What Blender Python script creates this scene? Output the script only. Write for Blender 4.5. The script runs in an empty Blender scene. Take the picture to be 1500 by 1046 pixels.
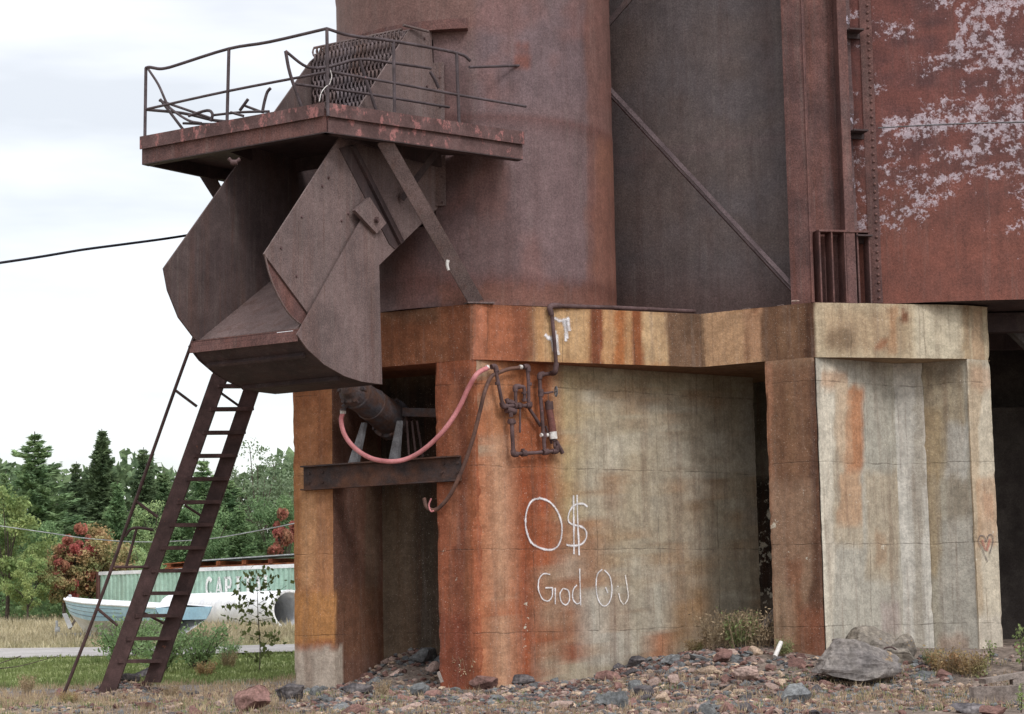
import bpy, math, random
import numpy as np
from mathutils import Vector, Matrix
from mathutils import noise as mnoise
random.seed(7)
rng = np.random.default_rng(11)

# ---------------------------------------------------------------- camera / light
FPX, PCX, PCY = 3000.0, 750.0, 523.0
EYE = Vector((0, 0, 1.3))
PITCH, ROLL = math.radians(6.86), math.radians(1.1)
_F = Vector((0, math.cos(PITCH), math.sin(PITCH)))
_R0 = Vector((1, 0, 0)); _U0 = Vector((0, -math.sin(PITCH), math.cos(PITCH)))
_R = math.cos(ROLL) * _R0 - math.sin(ROLL) * _U0
_U = math.sin(ROLL) * _R0 + math.cos(ROLL) * _U0
sc = bpy.context.scene
cam = bpy.data.objects.new('camera', bpy.data.cameras.new('camera'))
sc.collection.objects.link(cam)
cam.matrix_world = Matrix(((_R.x, _U.x, -_F.x, EYE.x), (_R.y, _U.y, -_F.y, EYE.y), (_R.z, _U.z, -_F.z, EYE.z), (0, 0, 0, 1)))
cam.data.sensor_width = 36; cam.data.lens = 72.0
cam.data.clip_end = 5000; cam.data.clip_start = 0.1
sc.camera = cam

SUN_EL, SUN_AZ = math.radians(42), math.radians(148)   # azimuth from +Y clockwise: behind the camera, to the right
w = bpy.data.worlds.new('World'); sc.world = w; w.use_nodes = True
nt = w.node_tree; nt.nodes.clear()
def wn(t, **k):
    n = nt.nodes.new(t)
    for a, b in k.items(): setattr(n, a, b)
    return n
out = wn('ShaderNodeOutputWorld'); bg1 = wn('ShaderNodeBackground'); bg2 = wn('ShaderNodeBackground'); add = wn('ShaderNodeAddShader')
sky = wn('ShaderNodeTexSky', sky_type='NISHITA', sun_disc=False); sky.sun_elevation = SUN_EL; sky.sun_rotation = SUN_AZ
bg1.inputs['Strength'].default_value = 0.05
nt.links.new(sky.outputs[0], bg1.inputs[0])
tc = wn('ShaderNodeTexCoord'); mp = wn('ShaderNodeMapping'); mp.inputs['Scale'].default_value = (2.2, 2.2, 11.0)
n1 = wn('ShaderNodeTexNoise'); n1.inputs['Scale'].default_value = 1.6; n1.inputs['Detail'].default_value = 5; n1.inputs['Roughness'].default_value = .5
rp = wn('ShaderNodeValToRGB')
rp.color_ramp.elements[0].position = .37; rp.color_ramp.elements[0].color = (.64, .63, .62, 1)
rp.color_ramp.elements[1].position = .60; rp.color_ramp.elements[1].color = (.92, .90, .885, 1)
nt.links.new(tc.outputs['Generated'], mp.inputs[0]); nt.links.new(mp.outputs[0], n1.inputs[0]); nt.links.new(n1.outputs[0], rp.inputs[0])
# an overcast sky is brighter overhead than at the horizon
sx = wn('ShaderNodeSeparateXYZ'); nt.links.new(tc.outputs['Generated'], sx.inputs[0])
mr_ = wn('ShaderNodeMapRange'); mr_.inputs[1].default_value = .15; mr_.inputs[2].default_value = .9; mr_.inputs[3].default_value = .95; mr_.inputs[4].default_value = 2.1
nt.links.new(sx.outputs[2], mr_.inputs[0]); nt.links.new(mr_.outputs[0], bg2.inputs['Strength'])
nt.links.new(rp.outputs[0], bg2.inputs[0])
nt.links.new(bg1.outputs[0], add.inputs[0]); nt.links.new(bg2.outputs[0], add.inputs[1]); nt.links.new(add.outputs[0], out.inputs[0])
sl = bpy.data.lights.new('sun', 'SUN'); sl.energy = 1.3; sl.angle = math.radians(14); sl.color = (1, .985, .965)
so = bpy.data.objects.new('sun', sl); sc.collection.objects.link(so)
sd = Vector((math.sin(SUN_AZ) * math.cos(SUN_EL), math.cos(SUN_AZ) * math.cos(SUN_EL), math.sin(SUN_EL)))
so.rotation_euler = sd.to_track_quat('Z', 'Y').to_euler()
sc.view_settings.view_transform = 'Standard'; sc.view_settings.look = 'None'
sc.view_settings.gamma = 1; sc.view_settings.exposure = 0.0
sc.cycles.max_bounces = 5; sc.cycles.diffuse_bounces = 3; sc.cycles.transparent_max_bounces = 4

# ---------------------------------------------------------------- measuring helpers (photograph pixels -> points of the real place)
def ray(px, py):
    return (_F * FPX + _R * (px - PCX) - _U * (py - PCY)).normalized()
def onz(px, py, z):
    d = ray(px, py); return EYE + d * ((z - EYE.z) / d.z)
def ony(px, py, y):
    d = ray(px, py); return EYE + d * (y / d.y)
def onp(px, py, P, n):
    d = ray(px, py); return EYE + d * ((P - EYE).dot(n) / d.dot(n))
def project(co):
    v = co - np.array(EYE); f = v @ np.array(_F)
    return PCX + FPX * (v @ np.array(_R)) / f, PCY - FPX * (v @ np.array(_U)) / f
def V(x, y, z=0): return Vector((x, y, z))
def vplane(a, b, off=0.0):
    """vertical plane through plan points a,b, moved 'off' metres towards the camera"""
    t = V(b.x - a.x, b.y - a.y).normalized(); n = V(t.y, -t.x)
    if n.dot(V(a.x, a.y)) > 0: n = -n
    return V(a.x, a.y) + n * off, n

def lin(c):
    return tuple(((x / 255 + .055) / 1.055) ** 2.4 if x / 255 > .04045 else x / 255 / 12.92 for x in c)
GAIN = 1.15
def C(r, g, b, k=1.0):
    m = .3 * r + .59 * g + .11 * b; q = .20
    return tuple(min(.9, x * GAIN * k) for x in lin((r + (m - r) * q, g + (m - g) * q, b + (m - b) * q)))

def vnoise(x, y, seed=0):
    xi = np.floor(x).astype(int); yi = np.floor(y).astype(int); xf = x - xi; yf = y - yi
    def h(a, b):
        n = (a * 374761393 + b * 668265263 + seed * 144269) & 0x7fffffff
        n = ((n ^ (n >> 13)) * 1274126177) & 0x7fffffff
        return ((n ^ (n >> 16)) & 0xffff) / 65535.0
    u = xf * xf * (3 - 2 * xf); v = yf * yf * (3 - 2 * yf)
    return (h(xi, yi) * (1 - u) + h(xi + 1, yi) * u) * (1 - v) + (h(xi, yi + 1) * (1 - u) + h(xi + 1, yi + 1) * u) * v
def fbm(x, y, seed=0, o=4):
    s = 0; a = .5; t = 0
    for i in range(o):
        s = s + a * vnoise(x * 2 ** i, y * 2 ** i, seed + i); t += a; a *= .5
    return s / t

# ---------------------------------------------------------------- materials
def material(name, c1=None, c2=None, attr=False, scale=1.5, rough=.85, bump=.25, bscale=30, mottle=.25, fine=.25,
             streak=0.0, streak_col=(.05, .03, .02), chip=None, chip_amt=0.0, chip_scale=3, lines=None, metal=0.0,
             spots=None, spot_amt=0, transl=0, rand=0, chip_stretch=(1, 1, 1), spec=.25, patch=.07, chip_hard=40, chip_op=1.0):
    m = bpy.data.materials.new(name); m.use_nodes = True; t = m.node_tree; N = t.nodes; L = t.links
    b = N['Principled BSDF']; b.inputs['Roughness'].default_value = rough; b.inputs['Metallic'].default_value = metal
    b.inputs['Specular IOR Level'].default_value = spec
    co = N.new('ShaderNodeTexCoord').outputs['Object']
    def noise(s, det=5, ro=.6, vec=None, stretch=None):
        v = co if vec is None else vec
        if stretch:
            mp = N.new('ShaderNodeMapping'); mp.inputs['Scale'].default_value = stretch; L.new(v, mp.inputs[0]); v = mp.outputs[0]
        n = N.new('ShaderNodeTexNoise'); n.inputs['Scale'].default_value = s; n.inputs['Detail'].default_value = det
        n.inputs['Roughness'].default_value = ro; L.new(v, n.inputs[0]); return n.outputs[0]
    def mr(x, a, c, lo, hi):
        n = N.new('ShaderNodeMapRange'); n.inputs[1].default_value = a; n.inputs[2].default_value = c
        n.inputs[3].default_value = lo; n.inputs[4].default_value = hi; L.new(x, n.inputs[0]); return n.outputs[0]
    def mth(op, a, c, clamp=False):
        n = N.new('ShaderNodeMath'); n.operation = op; n.use_clamp = clamp
        for i, x in enumerate((a, c)):
            if x is None: continue
            if isinstance(x, (int, float)): n.inputs[i].default_value = x
            else: L.new(x, n.inputs[i])
        return n.outputs[0]
    def mix(f, a, c, bt='MIX'):
        n = N.new('ShaderNodeMix'); n.data_type = 'RGBA'; n.blend_type = bt
        for i, x in ((0, f), (6, a), (7, c)):
            if isinstance(x, (int, float)): n.inputs[i].default_value = x
            elif isinstance(x, tuple): n.inputs[i].default_value = (*x, 1)
            else: L.new(x, n.inputs[i])
        return n.outputs[2]
    if attr:
        a = N.new('ShaderNodeAttribute'); a.attribute_name = 'Col'; col = a.outputs['Color']
    else:
        col = mix(mr(noise(scale), .38, .62, 0, 1), c1, c2 if c2 else c1)
    val = mth('MULTIPLY', mr(noise(scale * 2.3, 7, .65), .3, .7, 1 - mottle, 1 + mottle), mth('MULTIPLY', mr(noise(bscale * 1.2, 4, .7), .35, .65, 1 - fine, 1 + fine), mr(noise(bscale * 3.1, 2, .6), .35, .65, 1 - fine * .6, 1 + fine * .6)))
    val = mth('MULTIPLY', val, mr(noise(7, 9, .78), .44, .56, 1 - patch, 1 + patch))
    if streak:
        s = mr(noise(4.5, 6, .65, stretch=(1, 1, .07)), .5, .72, 0, streak)
        col = mix(s, col, streak_col)
    if streak:
        s = mr(noise(16, 5, .7, stretch=(1, 1, .035)), .55, .75, 0, streak * 1.1); col = mix(s, col, streak_col)
        s = mr(noise(11, 5, .7, stretch=(1, 1, .05)), .52, .7, 0, streak * .5); col = mix(s, col, (.22, .19, .17))
    if spots:
        s = mr(noise(60, 2, .6), .66, .70, 0, spot_amt); col = mix(s, col, spots)
    h = noise(bscale, 6, .65)
    if chip:
        cn = noise(chip_scale, 9, .72, stretch=chip_stretch)
        if attr:
            a2 = N.new('ShaderNodeAttribute'); a2.attribute_name = 'Chip'; th = mth('SUBTRACT', .75, mth('MULTIPLY', a2.outputs['Fac'], .35))
        else: th = .75 - .35 * chip_amt
        cm = mth('MULTIPLY', mth('SUBTRACT', cn, th), chip_hard, True)
        col = mix(mth('MULTIPLY', cm, chip_op), col, chip); h = mth('ADD', h, mth('MULTIPLY', cm, .25))
    if lines:
        uv = N.new('ShaderNodeUVMap').outputs[0]; sp = N.new('ShaderNodeSeparateXYZ'); L.new(uv, sp.inputs[0])
        lm = None
        wob = mr(noise(2.0, 4), .3, .7, -.02, .02)
        for idx, per, off, wd in lines:
            p = mth('PINGPONG', mth('ADD', mth('ADD', sp.outputs[idx], off), wob), per / 2)
            k = mr(p, wd * .4, wd, 1, 0); lm = k if lm is None else mth('MAXIMUM', lm, k)
        lm = mth('MULTIPLY', lm, mr(noise(3.3, 4), .4, .6, .1, 1))
        col = mix(mth('MULTIPLY', lm, .42), col, (.06, .045, .035)); h = mth('SUBTRACT', h, mth('MULTIPLY', lm, .6))
    n = N.new('ShaderNodeVectorMath'); n.operation = 'SCALE'; L.new(col, n.inputs[0]); L.new(val, n.inputs['Scale']); col = n.outputs[0]
    if rand:
        oi = N.new('ShaderNodeObjectInfo'); n = N.new('ShaderNodeVectorMath'); n.operation = 'SCALE'
        L.new(col, n.inputs[0]); L.new(mr(oi.outputs['Random'], 0, 1, 1 - rand, 1 + rand), n.inputs['Scale']); col = n.outputs[0]
    L.new(col, b.inputs['Base Color'])
    if bump:
        bn = N.new('ShaderNodeBump'); bn.inputs['Strength'].default_value = bump; bn.inputs['Distance'].default_value = .02
        L.new(h, bn.inputs['Height']); L.new(bn.outputs[0], b.inputs['Normal'])
    if transl:
        tr = N.new('ShaderNodeBsdfTranslucent'); L.new(col, tr.inputs[0]); ms = N.new('ShaderNodeMixShader'); ms.inputs[0].default_value = transl
        L.new(b.outputs[0], ms.inputs[1]); L.new(tr.outputs[0], ms.inputs[2]); L.new(ms.outputs[0], N['Material Output'].inputs[0])
    return m

M_CONC = material('stained_concrete', attr=True, scale=1.6, mottle=.13, fine=.13, bump=.5, bscale=26, patch=.12, streak=.45, streak_col=C(96, 58, 38),
                  spots=C(225, 215, 200), spot_amt=.35, lines=[(1, 1.22, .35, .012), (0, 1.22, .2, .010)], rough=.95, chip=C(190, 180, 160), chip_scale=4, spec=.15)
M_TANK = material('rusted_plate_painted', attr=True, scale=1.3, mottle=.16, fine=.24, patch=.07, bump=.35, bscale=30, streak=.3, streak_col=C(70, 42, 38),
                  chip=C(178, 166, 176), chip_hard=12, chip_op=.66, chip_scale=15.0, chip_stretch=(.6, .6, .6), rough=.75, spec=.3)
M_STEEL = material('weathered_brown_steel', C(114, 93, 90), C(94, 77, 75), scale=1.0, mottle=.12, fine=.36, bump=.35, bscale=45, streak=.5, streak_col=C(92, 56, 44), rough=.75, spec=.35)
M_STEEL_D = material('dark_brown_steel', C(70, 54, 54), C(54, 42, 44), scale=1.5, mottle=.2, fine=.2, bump=.3, bscale=45, streak=.3, streak_col=C(84, 48, 40), rough=.75, spec=.35)
M_PIPE = material('rusty_pipe', C(98, 74, 74), C(76, 54, 52), scale=4, mottle=.25, fine=.2, bump=.3, bscale=60, rough=.7, chip=C(165, 100, 96), chip_amt=.32, chip_scale=9)
M_RAIL = material('dark_rail_pipe', C(84, 72, 76), C(66, 54, 56), scale=4, mottle=.2, fine=.2, bump=.2, bscale=60, rough=.6, chip=C(160, 100, 98), chip_amt=.25, chip_scale=7)
M_PINK = material('flaked_red_paint', C(104, 76, 74), C(80, 56, 54), scale=2, mottle=.25, fine=.2, bump=.4, bscale=40, chip=C(162, 100, 96), chip_amt=.60, chip_op=.72, chip_hard=20, chip_scale=6, chip_stretch=(1, 1, .6), rough=.8, streak=.2, streak_col=C(70, 46, 42))
M_COL = material('red_brown_column_steel', C(112, 74, 68), C(88, 62, 60), scale=1.2, mottle=.25, fine=.32, bump=.35, bscale=35, streak=.4, streak_col=C(110, 58, 42), rough=.8)
M_LAD = material('ladder_steel', C(82, 58, 56), C(62, 44, 42), scale=3, mottle=.25, fine=.2, bump=.3, bscale=50, chip=C(120, 72, 56), chip_amt=.3, chip_scale=6, rough=.7)
M_CHAIN = material('rusty_chain', C(104, 92, 96), C(92, 68, 60), scale=1.6, mottle=.3, fine=.2, bump=.1, rough=.6)
M_BEAM = material('black_beam', C(64, 54, 54), C(92, 58, 42), scale=2.6, mottle=.3, fine=.25, bump=.3, bscale=50, rough=.8)
M_MOTOR = material('grimy_cast_iron', C(74, 72, 78), C(88, 62, 52), scale=5, mottle=.3, fine=.2, bump=.25, bscale=50, rough=.55)
M_GREY = material('grey_bracket_steel', C(112, 112, 116), C(86, 84, 86), scale=4, mottle=.2, fine=.2, bump=.2, rough=.7)
M_HOSE = material('pink_rubber', C(208, 128, 130), C(196, 112, 114), scale=5, mottle=.08, fine=.06, bump=.05, rough=.5)
M_HOSE_B = material('brown_rubber', C(112, 76, 62), C(84, 60, 54), scale=5, mottle=.2, fine=.1, bump=.1, rough=.6)
M_WHITE = material('pale_metal', C(215, 212, 208), C(180, 172, 165), scale=8, mottle=.1, fine=.1, bump=.1, rough=.5)
M_BLACK = material('black_rubber', C(22, 22, 34), C(30, 28, 38), bump=0, rough=.6)
M_WOOD = material('weathered_wood', C(138, 126, 118), C(112, 98, 90), scale=3, mottle=.25, fine=.25, bump=.4, bscale=30, streak=.3, streak_col=C(80, 70, 62))
M_HULL = material('pale_blue_hull', C(146, 192, 218), C(168, 206, 226), scale=1.5, mottle=.08, fine=.05, bump=.05, rough=.35)
M_WHITEP = material('white_paint', C(226, 228, 234), C(206, 208, 214), scale=1.5, mottle=.1, fine=.05, bump=.05, rough=.5)
M_CONT = material('green_container_paint', C(146, 184, 166), C(160, 196, 180), scale=1, mottle=.12, fine=.08, bump=.1, streak=.4, streak_col=C(104, 110, 92), rough=.6)
M_RUSTO = material('orange_rust', C(176, 92, 50), C(120, 56, 40), scale=2, mottle=.3, fine=.2, bump=.2)
M_LETTER = material('white_lettering', C(232, 234, 234), C(214, 218, 216), bump=0, rough=.6)
M_DARKIN = material('dark_grey_concrete', C(70, 64, 60), C(52, 46, 44), scale=1.2, mottle=.3, fine=.2, bump=.3, rough=.95, lines=[(1, 1.22, .35, .012)])  # mottled dark grey concrete with horizontal form joints
M_ALU = material('dull_aluminium', C(170, 172, 176), C(140, 142, 146), scale=6, bump=.05, rough=.5, mottle=.15)

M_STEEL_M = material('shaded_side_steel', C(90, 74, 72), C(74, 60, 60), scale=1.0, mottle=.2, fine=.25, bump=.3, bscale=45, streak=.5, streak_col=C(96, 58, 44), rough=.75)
# ---------------------------------------------------------------- object helpers
COL = sc.collection
class MB:
    def __init__(s): s.v = []; s.f = []; s.uv = None; s.smooth = []
    def add(s, vs, fs, smooth=False):
        o = len(s.v); s.v += [tuple(x) for x in vs]; s.f += [tuple(i + o for i in f) for f in fs]; s.smooth += [smooth] * len(fs); return s
    def prism(s, pts, ext):
        """polygon pts extruded by the vector ext"""
        n = len(pts); a = [Vector(p) for p in pts]; e = Vector(ext); b = [p + e for p in a]
        nr = Vector((0, 0, 0))
        for i in range(n): nr += a[i].cross(a[(i + 1) % n])
        if nr.dot(e) > 0: a, b = b, a
        fs = [tuple(range(n)), tuple(range(2 * n - 1, n - 1, -1))]
        fs += [(i, i + n, (i + 1) % n + n, (i + 1) % n) for i in range(n)]
        return s.add(a + b, fs)
    def box(s, c, ax, ay, az):
        c = Vector(c); ax, ay, az = Vector(ax), Vector(ay), Vector(az)
        p = [c - ax - ay - az, c + ax - ay - az, c + ax + ay - az, c - ax + ay - az]
        return s.prism(p, az * 2)
    def bar(s, a, b, w, h, up=(0, 0, 1)):
        a, b = Vector(a), Vector(b); d = b - a; u = Vector(up); r = d.cross(u).normalized(); u2 = r.cross(d).normalized()
        return s.box((a + b) / 2, d / 2, r * w / 2, u2 * h / 2)
    def tube(s, pts, r, n=8, smooth_path=0, cap=True, r2=None):
        P = [Vector(p) for p in pts]
        if smooth_path and len(P) > 2: P = catmull(P, smooth_path)
        k = len(P); rr = [r if r2 is None else r + (r2 - r) * i / (k - 1) for i in range(k)]
        T = [(P[min(i + 1, k - 1)] - P[max(i - 1, 0)]).normalized() for i in range(k)]
        ref = Vector((0, 0, 1)) if abs(T[0].z) < .9 else Vector((1, 0, 0))
        u = T[0].cross(ref).normalized(); vs = []
        for i in range(k):
            u = (u - T[i] * u.dot(T[i])).normalized(); w_ = T[i].cross(u)
            vs += [P[i] + (u * math.cos(2 * math.pi * j / n) + w_ * math.sin(2 * math.pi * j / n)) * rr[i] for j in range(n)]
        fs = [(i * n + j, i * n + (j + 1) % n, (i + 1) * n + (j + 1) % n, (i + 1) * n + j) for i in range(k - 1) for j in range(n)]
        o = len(s.v); s.add(vs, fs, True)
        if cap: s.add(vs[:n], [tuple(range(n - 1, -1, -1))]); s.add(vs[-n:], [tuple(range(n))])
        return s
    def grid(s, p00, p10, p11, p01, nu, nv, smooth=False):
        p00, p10, p11, p01 = map(Vector, (p00, p10, p11, p01)); vs = []
        for j in range(nv + 1):
            b = j / nv
            for i in range(nu + 1):
                a = i / nu; vs.append((p00 * (1 - a) + p10 * a) * (1 - b) + (p01 * (1 - a) + p11 * a) * b)
        W = nu + 1
        return s.add(vs, [(j * W + i, j * W + i + 1, (j + 1) * W + i + 1, (j + 1) * W + i) for j in range(nv) for i in range(nu)], smooth)
    def lathe(s, c, axis, prof, n=20):
        c = Vector(c); ax = Vector(axis).normalized(); ref = Vector((0, 0, 1)) if abs(ax.z) < .9 else Vector((1, 0, 0))
        u = ax.cross(ref).normalized(); w_ = ax.cross(u); vs = []
        for (t, r) in prof: vs += [c + ax * t + (u * math.cos(2 * math.pi * j / n) + w_ * math.sin(2 * math.pi * j / n)) * r for j in range(n)]
        fs = [(i * n + j, i * n + (j + 1) % n, (i + 1) * n + (j + 1) % n, (i + 1) * n + j) for i in range(len(prof) - 1) for j in range(n)]
        s.add(vs, fs, False)
        s.add(vs[:n], [tuple(range(n - 1, -1, -1))]); s.add(vs[-n:], [tuple(range(n))]); return s
    def ball(s, c, r, n=8):
        c = Vector(c); pr = [(-math.cos(math.pi * i / n) * r, max(1e-4, math.sin(math.pi * i / n) * r)) for i in range(n + 1)]
        o = len(s.f); s.lathe(c, (0, 0, 1), pr, 10); s.smooth[o:] = [True] * (len(s.smooth) - o); return s
    def mesh(s, name, m):
        me = bpy.data.meshes.new(name); me.from_pydata(s.v, [], s.f)
        me.polygons.foreach_set('use_smooth', s.smooth)
        me.materials.append(m); me.update(); return me
    def build(s, name, m, parent=None, label=None):
        o = bpy.data.objects.new(name, s.mesh(name, m)); COL.objects.link(o)
        if parent is not None:
            o.parent = parent; q = parent; off = Vector((0, 0, 0))
            while q is not None: off += q.location; q = q.parent
            o.location = -off
        if label: o['label'] = label
        return o
def catmull(P, k):
    Q = [P[0] * 2 - P[1]] + P + [P[-1] * 2 - P[-2]]; R = []
    for i in range(1, len(Q) - 2):
        for j in range(k):
            t = j / k; a, b, c, d = Q[i - 1:i + 3]
            R.append(.5 * ((2 * b) + (c - a) * t + (2 * a - 5 * b + 4 * c - d) * t * t + (3 * b - a - 3 * c + d) * t ** 3))
    R.append(P[-1]); return R
def tag(o, label, cat, group=None, kind=None):
    if label: o['label'] = label
    if cat: o['category'] = cat
    if group: o['group'] = group
    if kind: o['kind'] = kind
    return o
def thing(name, label, cat, loc=(0, 0, 0), group=None):
    o = bpy.data.objects.new(name, None); COL.objects.link(o); o.location = Vector(loc); o.empty_display_size = .3
    return tag(o, label, cat, group)
def single(name, mb, m, label, cat, group=None):
    """a thing that is one mesh, its origin at its base"""
    v = np.array(mb.v); lo = v.min(0); hi = v.max(0); c = np.array([(lo[0] + hi[0]) / 2, (lo[1] + hi[1]) / 2, lo[2]])
    mb.v = [tuple(x) for x in v - c]
    o = mb.build(name, m); o.location = Vector(c); return tag(o, label, cat, group)

def wall(poly, z0, z1, res=.05, rough=.006, vres=None, bottom=None):
    """vertical concrete prism over plan polygon; finely divided sides for stains, slightly uneven surface"""
    mb = MB(); poly = [V(p.x, p.y) for p in poly]; n = len(poly); uvs = []
    area = sum(poly[i].x * poly[(i + 1) % n].y - poly[(i + 1) % n].x * poly[i].y for i in range(n))
    if area < 0: poly = poly[::-1]
    vres = vres or res * 1.6; u0 = 0
    for i in range(n):
        a, b = poly[i], poly[(i + 1) % n]; Lh = (b - a).length
        fr = True
        nu = max(1, int(Lh / res)); nv = max(1, int((z1 - z0) / vres))
        if Lh > 5 or min(a.y, b.y) > 34: nu = max(1, int(Lh / .4))
        mb.grid(V(a.x, a.y, z0), V(b.x, b.y, z0), V(b.x, b.y, z1), V(a.x, a.y, z1), nu, nv)
        uvs += [(u0 + Lh * k / nu, z0 + (z1 - z0) * j / nv) for j in range(nv + 1) for k in range(nu + 1)]; u0 += Lh
    mb.nrm = []
    for i in range(n):
        a, b = poly[i], poly[(i + 1) % n]; Lh = (b - a).length
        nu = max(1, int(Lh / res)); nv = max(1, int((z1 - z0) / vres))
        if Lh > 5 or min(a.y, b.y) > 34: nu = max(1, int(Lh / .4))
        d = (b - a).normalized(); mb.nrm += [(d.y, -d.x, 0)] * ((nu + 1) * (nv + 1))
    mb.nrm += [(0, 0, 1)] * n + [(0, 0, -1)] * n
    k = len(mb.v)
    def rag(x, y, z, is_edge):
        d = mnoise.noise_vector(Vector((x * 3, y * 3, z * 3))) * rough + mnoise.noise_vector(Vector((x * 14, y * 14, z * 14))) * rough * .5
        return (x + d.x, y + d.y, z + d.z * .5)
    mb.v = [rag(*p, 0) for p in mb.v]
    ofs = 0
    for i in range(n):
        a, b = poly[i], poly[(i + 1) % n]; Lh = (b - a).length; nu = max(1, int(Lh / res)); nv = max(1, int((z1 - z0) / vres))
        if Lh > 5 or min(a.y, b.y) > 34: nu = max(1, int(Lh / .4))
        for c_, e in ((0, i), (nu, (i + 1) % n)):
            P_, pr, nx = poly[e], poly[e - 1], poly[(e + 1) % n]; inw = ((pr - P_).normalized() + (nx - P_).normalized())
            if inw.length < .2 or (nx - P_).cross(pr - P_).z < 0: continue
            inw.normalize()
            for j in range(nv + 1):
                q_ = ofs + j * (nu + 1) + c_; x, y, z = mb.v[q_]; zz_q = z0 + (z1 - z0) * j / nv
                d = .012 + max(0, mnoise.noise(Vector((P_.x * 3, P_.y * 3, zz_q * 4))) - .25) * .07 + max(0, mnoise.noise(Vector((P_.x * 3, P_.y * 3, zz_q * 15))) - .2) * .025
                mb.v[q_] = (x + inw.x * d, y + inw.y * d, z)
        ofs += (nu + 1) * (nv + 1)
    mb.add([rag(p.x, p.y, z1, 0) for p in poly], [tuple(range(n))])
    mb.add([rag(p.x, p.y, z0, 0) for p in poly], [tuple(range(n - 1, -1, -1))])
    uvs += [(p.x, p.y) for p in poly] * 2
    mb.uv = uvs; return mb
def set_uv(o, uvs):
    me = o.data; l = me.uv_layers.new(name='UVMap'); idx = np.zeros(len(me.loops), dtype=int); me.loops.foreach_get('vertex_index', idx)
    l.data.foreach_set('uv', np.array(uvs)[idx].ravel().astype(np.float32))
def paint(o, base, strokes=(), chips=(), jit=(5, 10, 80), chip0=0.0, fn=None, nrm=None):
    """stains, old paint and some painted shade as a colour attribute; each stroke: x0,y0,x1,y1,soft,colour,amount (positions measured on the photograph)"""
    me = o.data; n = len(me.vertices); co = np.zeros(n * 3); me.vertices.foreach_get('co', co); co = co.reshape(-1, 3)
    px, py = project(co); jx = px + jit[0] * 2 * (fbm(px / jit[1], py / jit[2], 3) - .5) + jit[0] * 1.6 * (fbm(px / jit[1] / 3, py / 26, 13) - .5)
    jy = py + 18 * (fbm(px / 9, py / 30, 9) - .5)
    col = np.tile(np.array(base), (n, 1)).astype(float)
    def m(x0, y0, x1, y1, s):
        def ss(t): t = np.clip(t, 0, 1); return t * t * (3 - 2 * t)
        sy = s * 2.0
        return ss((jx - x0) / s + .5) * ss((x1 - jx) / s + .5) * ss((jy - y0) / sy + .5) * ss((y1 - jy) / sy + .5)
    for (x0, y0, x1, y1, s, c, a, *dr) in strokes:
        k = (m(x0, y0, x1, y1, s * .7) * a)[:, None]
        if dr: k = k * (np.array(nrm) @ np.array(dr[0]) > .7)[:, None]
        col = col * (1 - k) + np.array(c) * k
    ch = np.full(n, chip0)
    for (x0, y0, x1, y1, s, a) in chips: ch = np.maximum(ch, m(x0, y0, x1, y1, s) * a)
    if fn: col, ch = fn(co, px, py, col, ch)
    at = me.color_attributes.new('Col', 'FLOAT_COLOR', 'POINT'); buf = np.ones((n, 4), dtype=np.float32); buf[:, :3] = col; at.data.foreach_set('color', buf.ravel())
    a2 = me.attributes.new('Chip', 'FLOAT', 'POINT'); a2.data.foreach_set('value', ch.astype(np.float32))

# ---------------------------------------------------------------- plan of the place
C0 = ony(692, 445, 30.0); ZT = C0.z; ZS = ZT - .83            # top of the concrete, underside of its beam
K = onz(1025, 460, ZT); M = onz(1190, 443, ZT); Nn = onz(1412, 447, ZT); O = onz(1447, 450, ZT)
Lf = onz(560, 458, ZT); dF = V(Lf.x - C0.x, Lf.y - C0.y).normalized()      # along the left face
nIn = V(-dF.y, dF.x); nIn = nIn if nIn.y > 0 else -nIn                     # into the block
pF, nF = vplane(C0, Lf)
def onF(px, py, off=0.0):
    P, n = vplane(C0, Lf, off); return onp(px, py, P, n)
L1 = onF(428, 575)
CYL = V(-.53, 32.45); CR = 2.22

def sm(a, b, x):
    t = min(1, max(0, (x - a) / (b - a))); return t * t * (3 - 2 * t)
def ground(x, y):
    z = 0.0
    if y > 36: z = .28 * sm(36, 56, y) + .32 * sm(60, 80, y) + .62 * sm(78, 98, y)
    z += .40 * sm(27.5, 31.5, y) * sm(.3, 3.0, x) * (1 - sm(40, 60, y))
    z += .10 * sm(27, 31, y) * sm(-6, -2, x) * (1 - sm(40, 60, y))
    z += .22 * math.exp(-((x - 4.0) / .9) ** 2 - ((y - 32.2) / 1.1) ** 2)
    z += .55 * math.exp(-((x + 1.5) / .8) ** 2 - ((y - 32.4) / .9) ** 2)
    z += .22 * math.exp(-((x + 6.0) / .55) ** 2 - ((y - 31.8) / .5) ** 2)
    z += .05 * mnoise.noise(Vector((x * .7, y * .7, 0))) + .03 * mnoise.noise(Vector((x * 2.2, y * 2.2, 3)))
    return z
def gp(px, py):
    """point where the view through a pixel meets the ground"""
    d = ray(px, py); lo = 15.0
    t = lo
    while t < 400:
        p = EYE + d * t
        if p.z <= ground(p.x, p.y): return V(p.x, p.y, ground(p.x, p.y))
        t += .05 if t < 45 else .3
    return p

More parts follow.
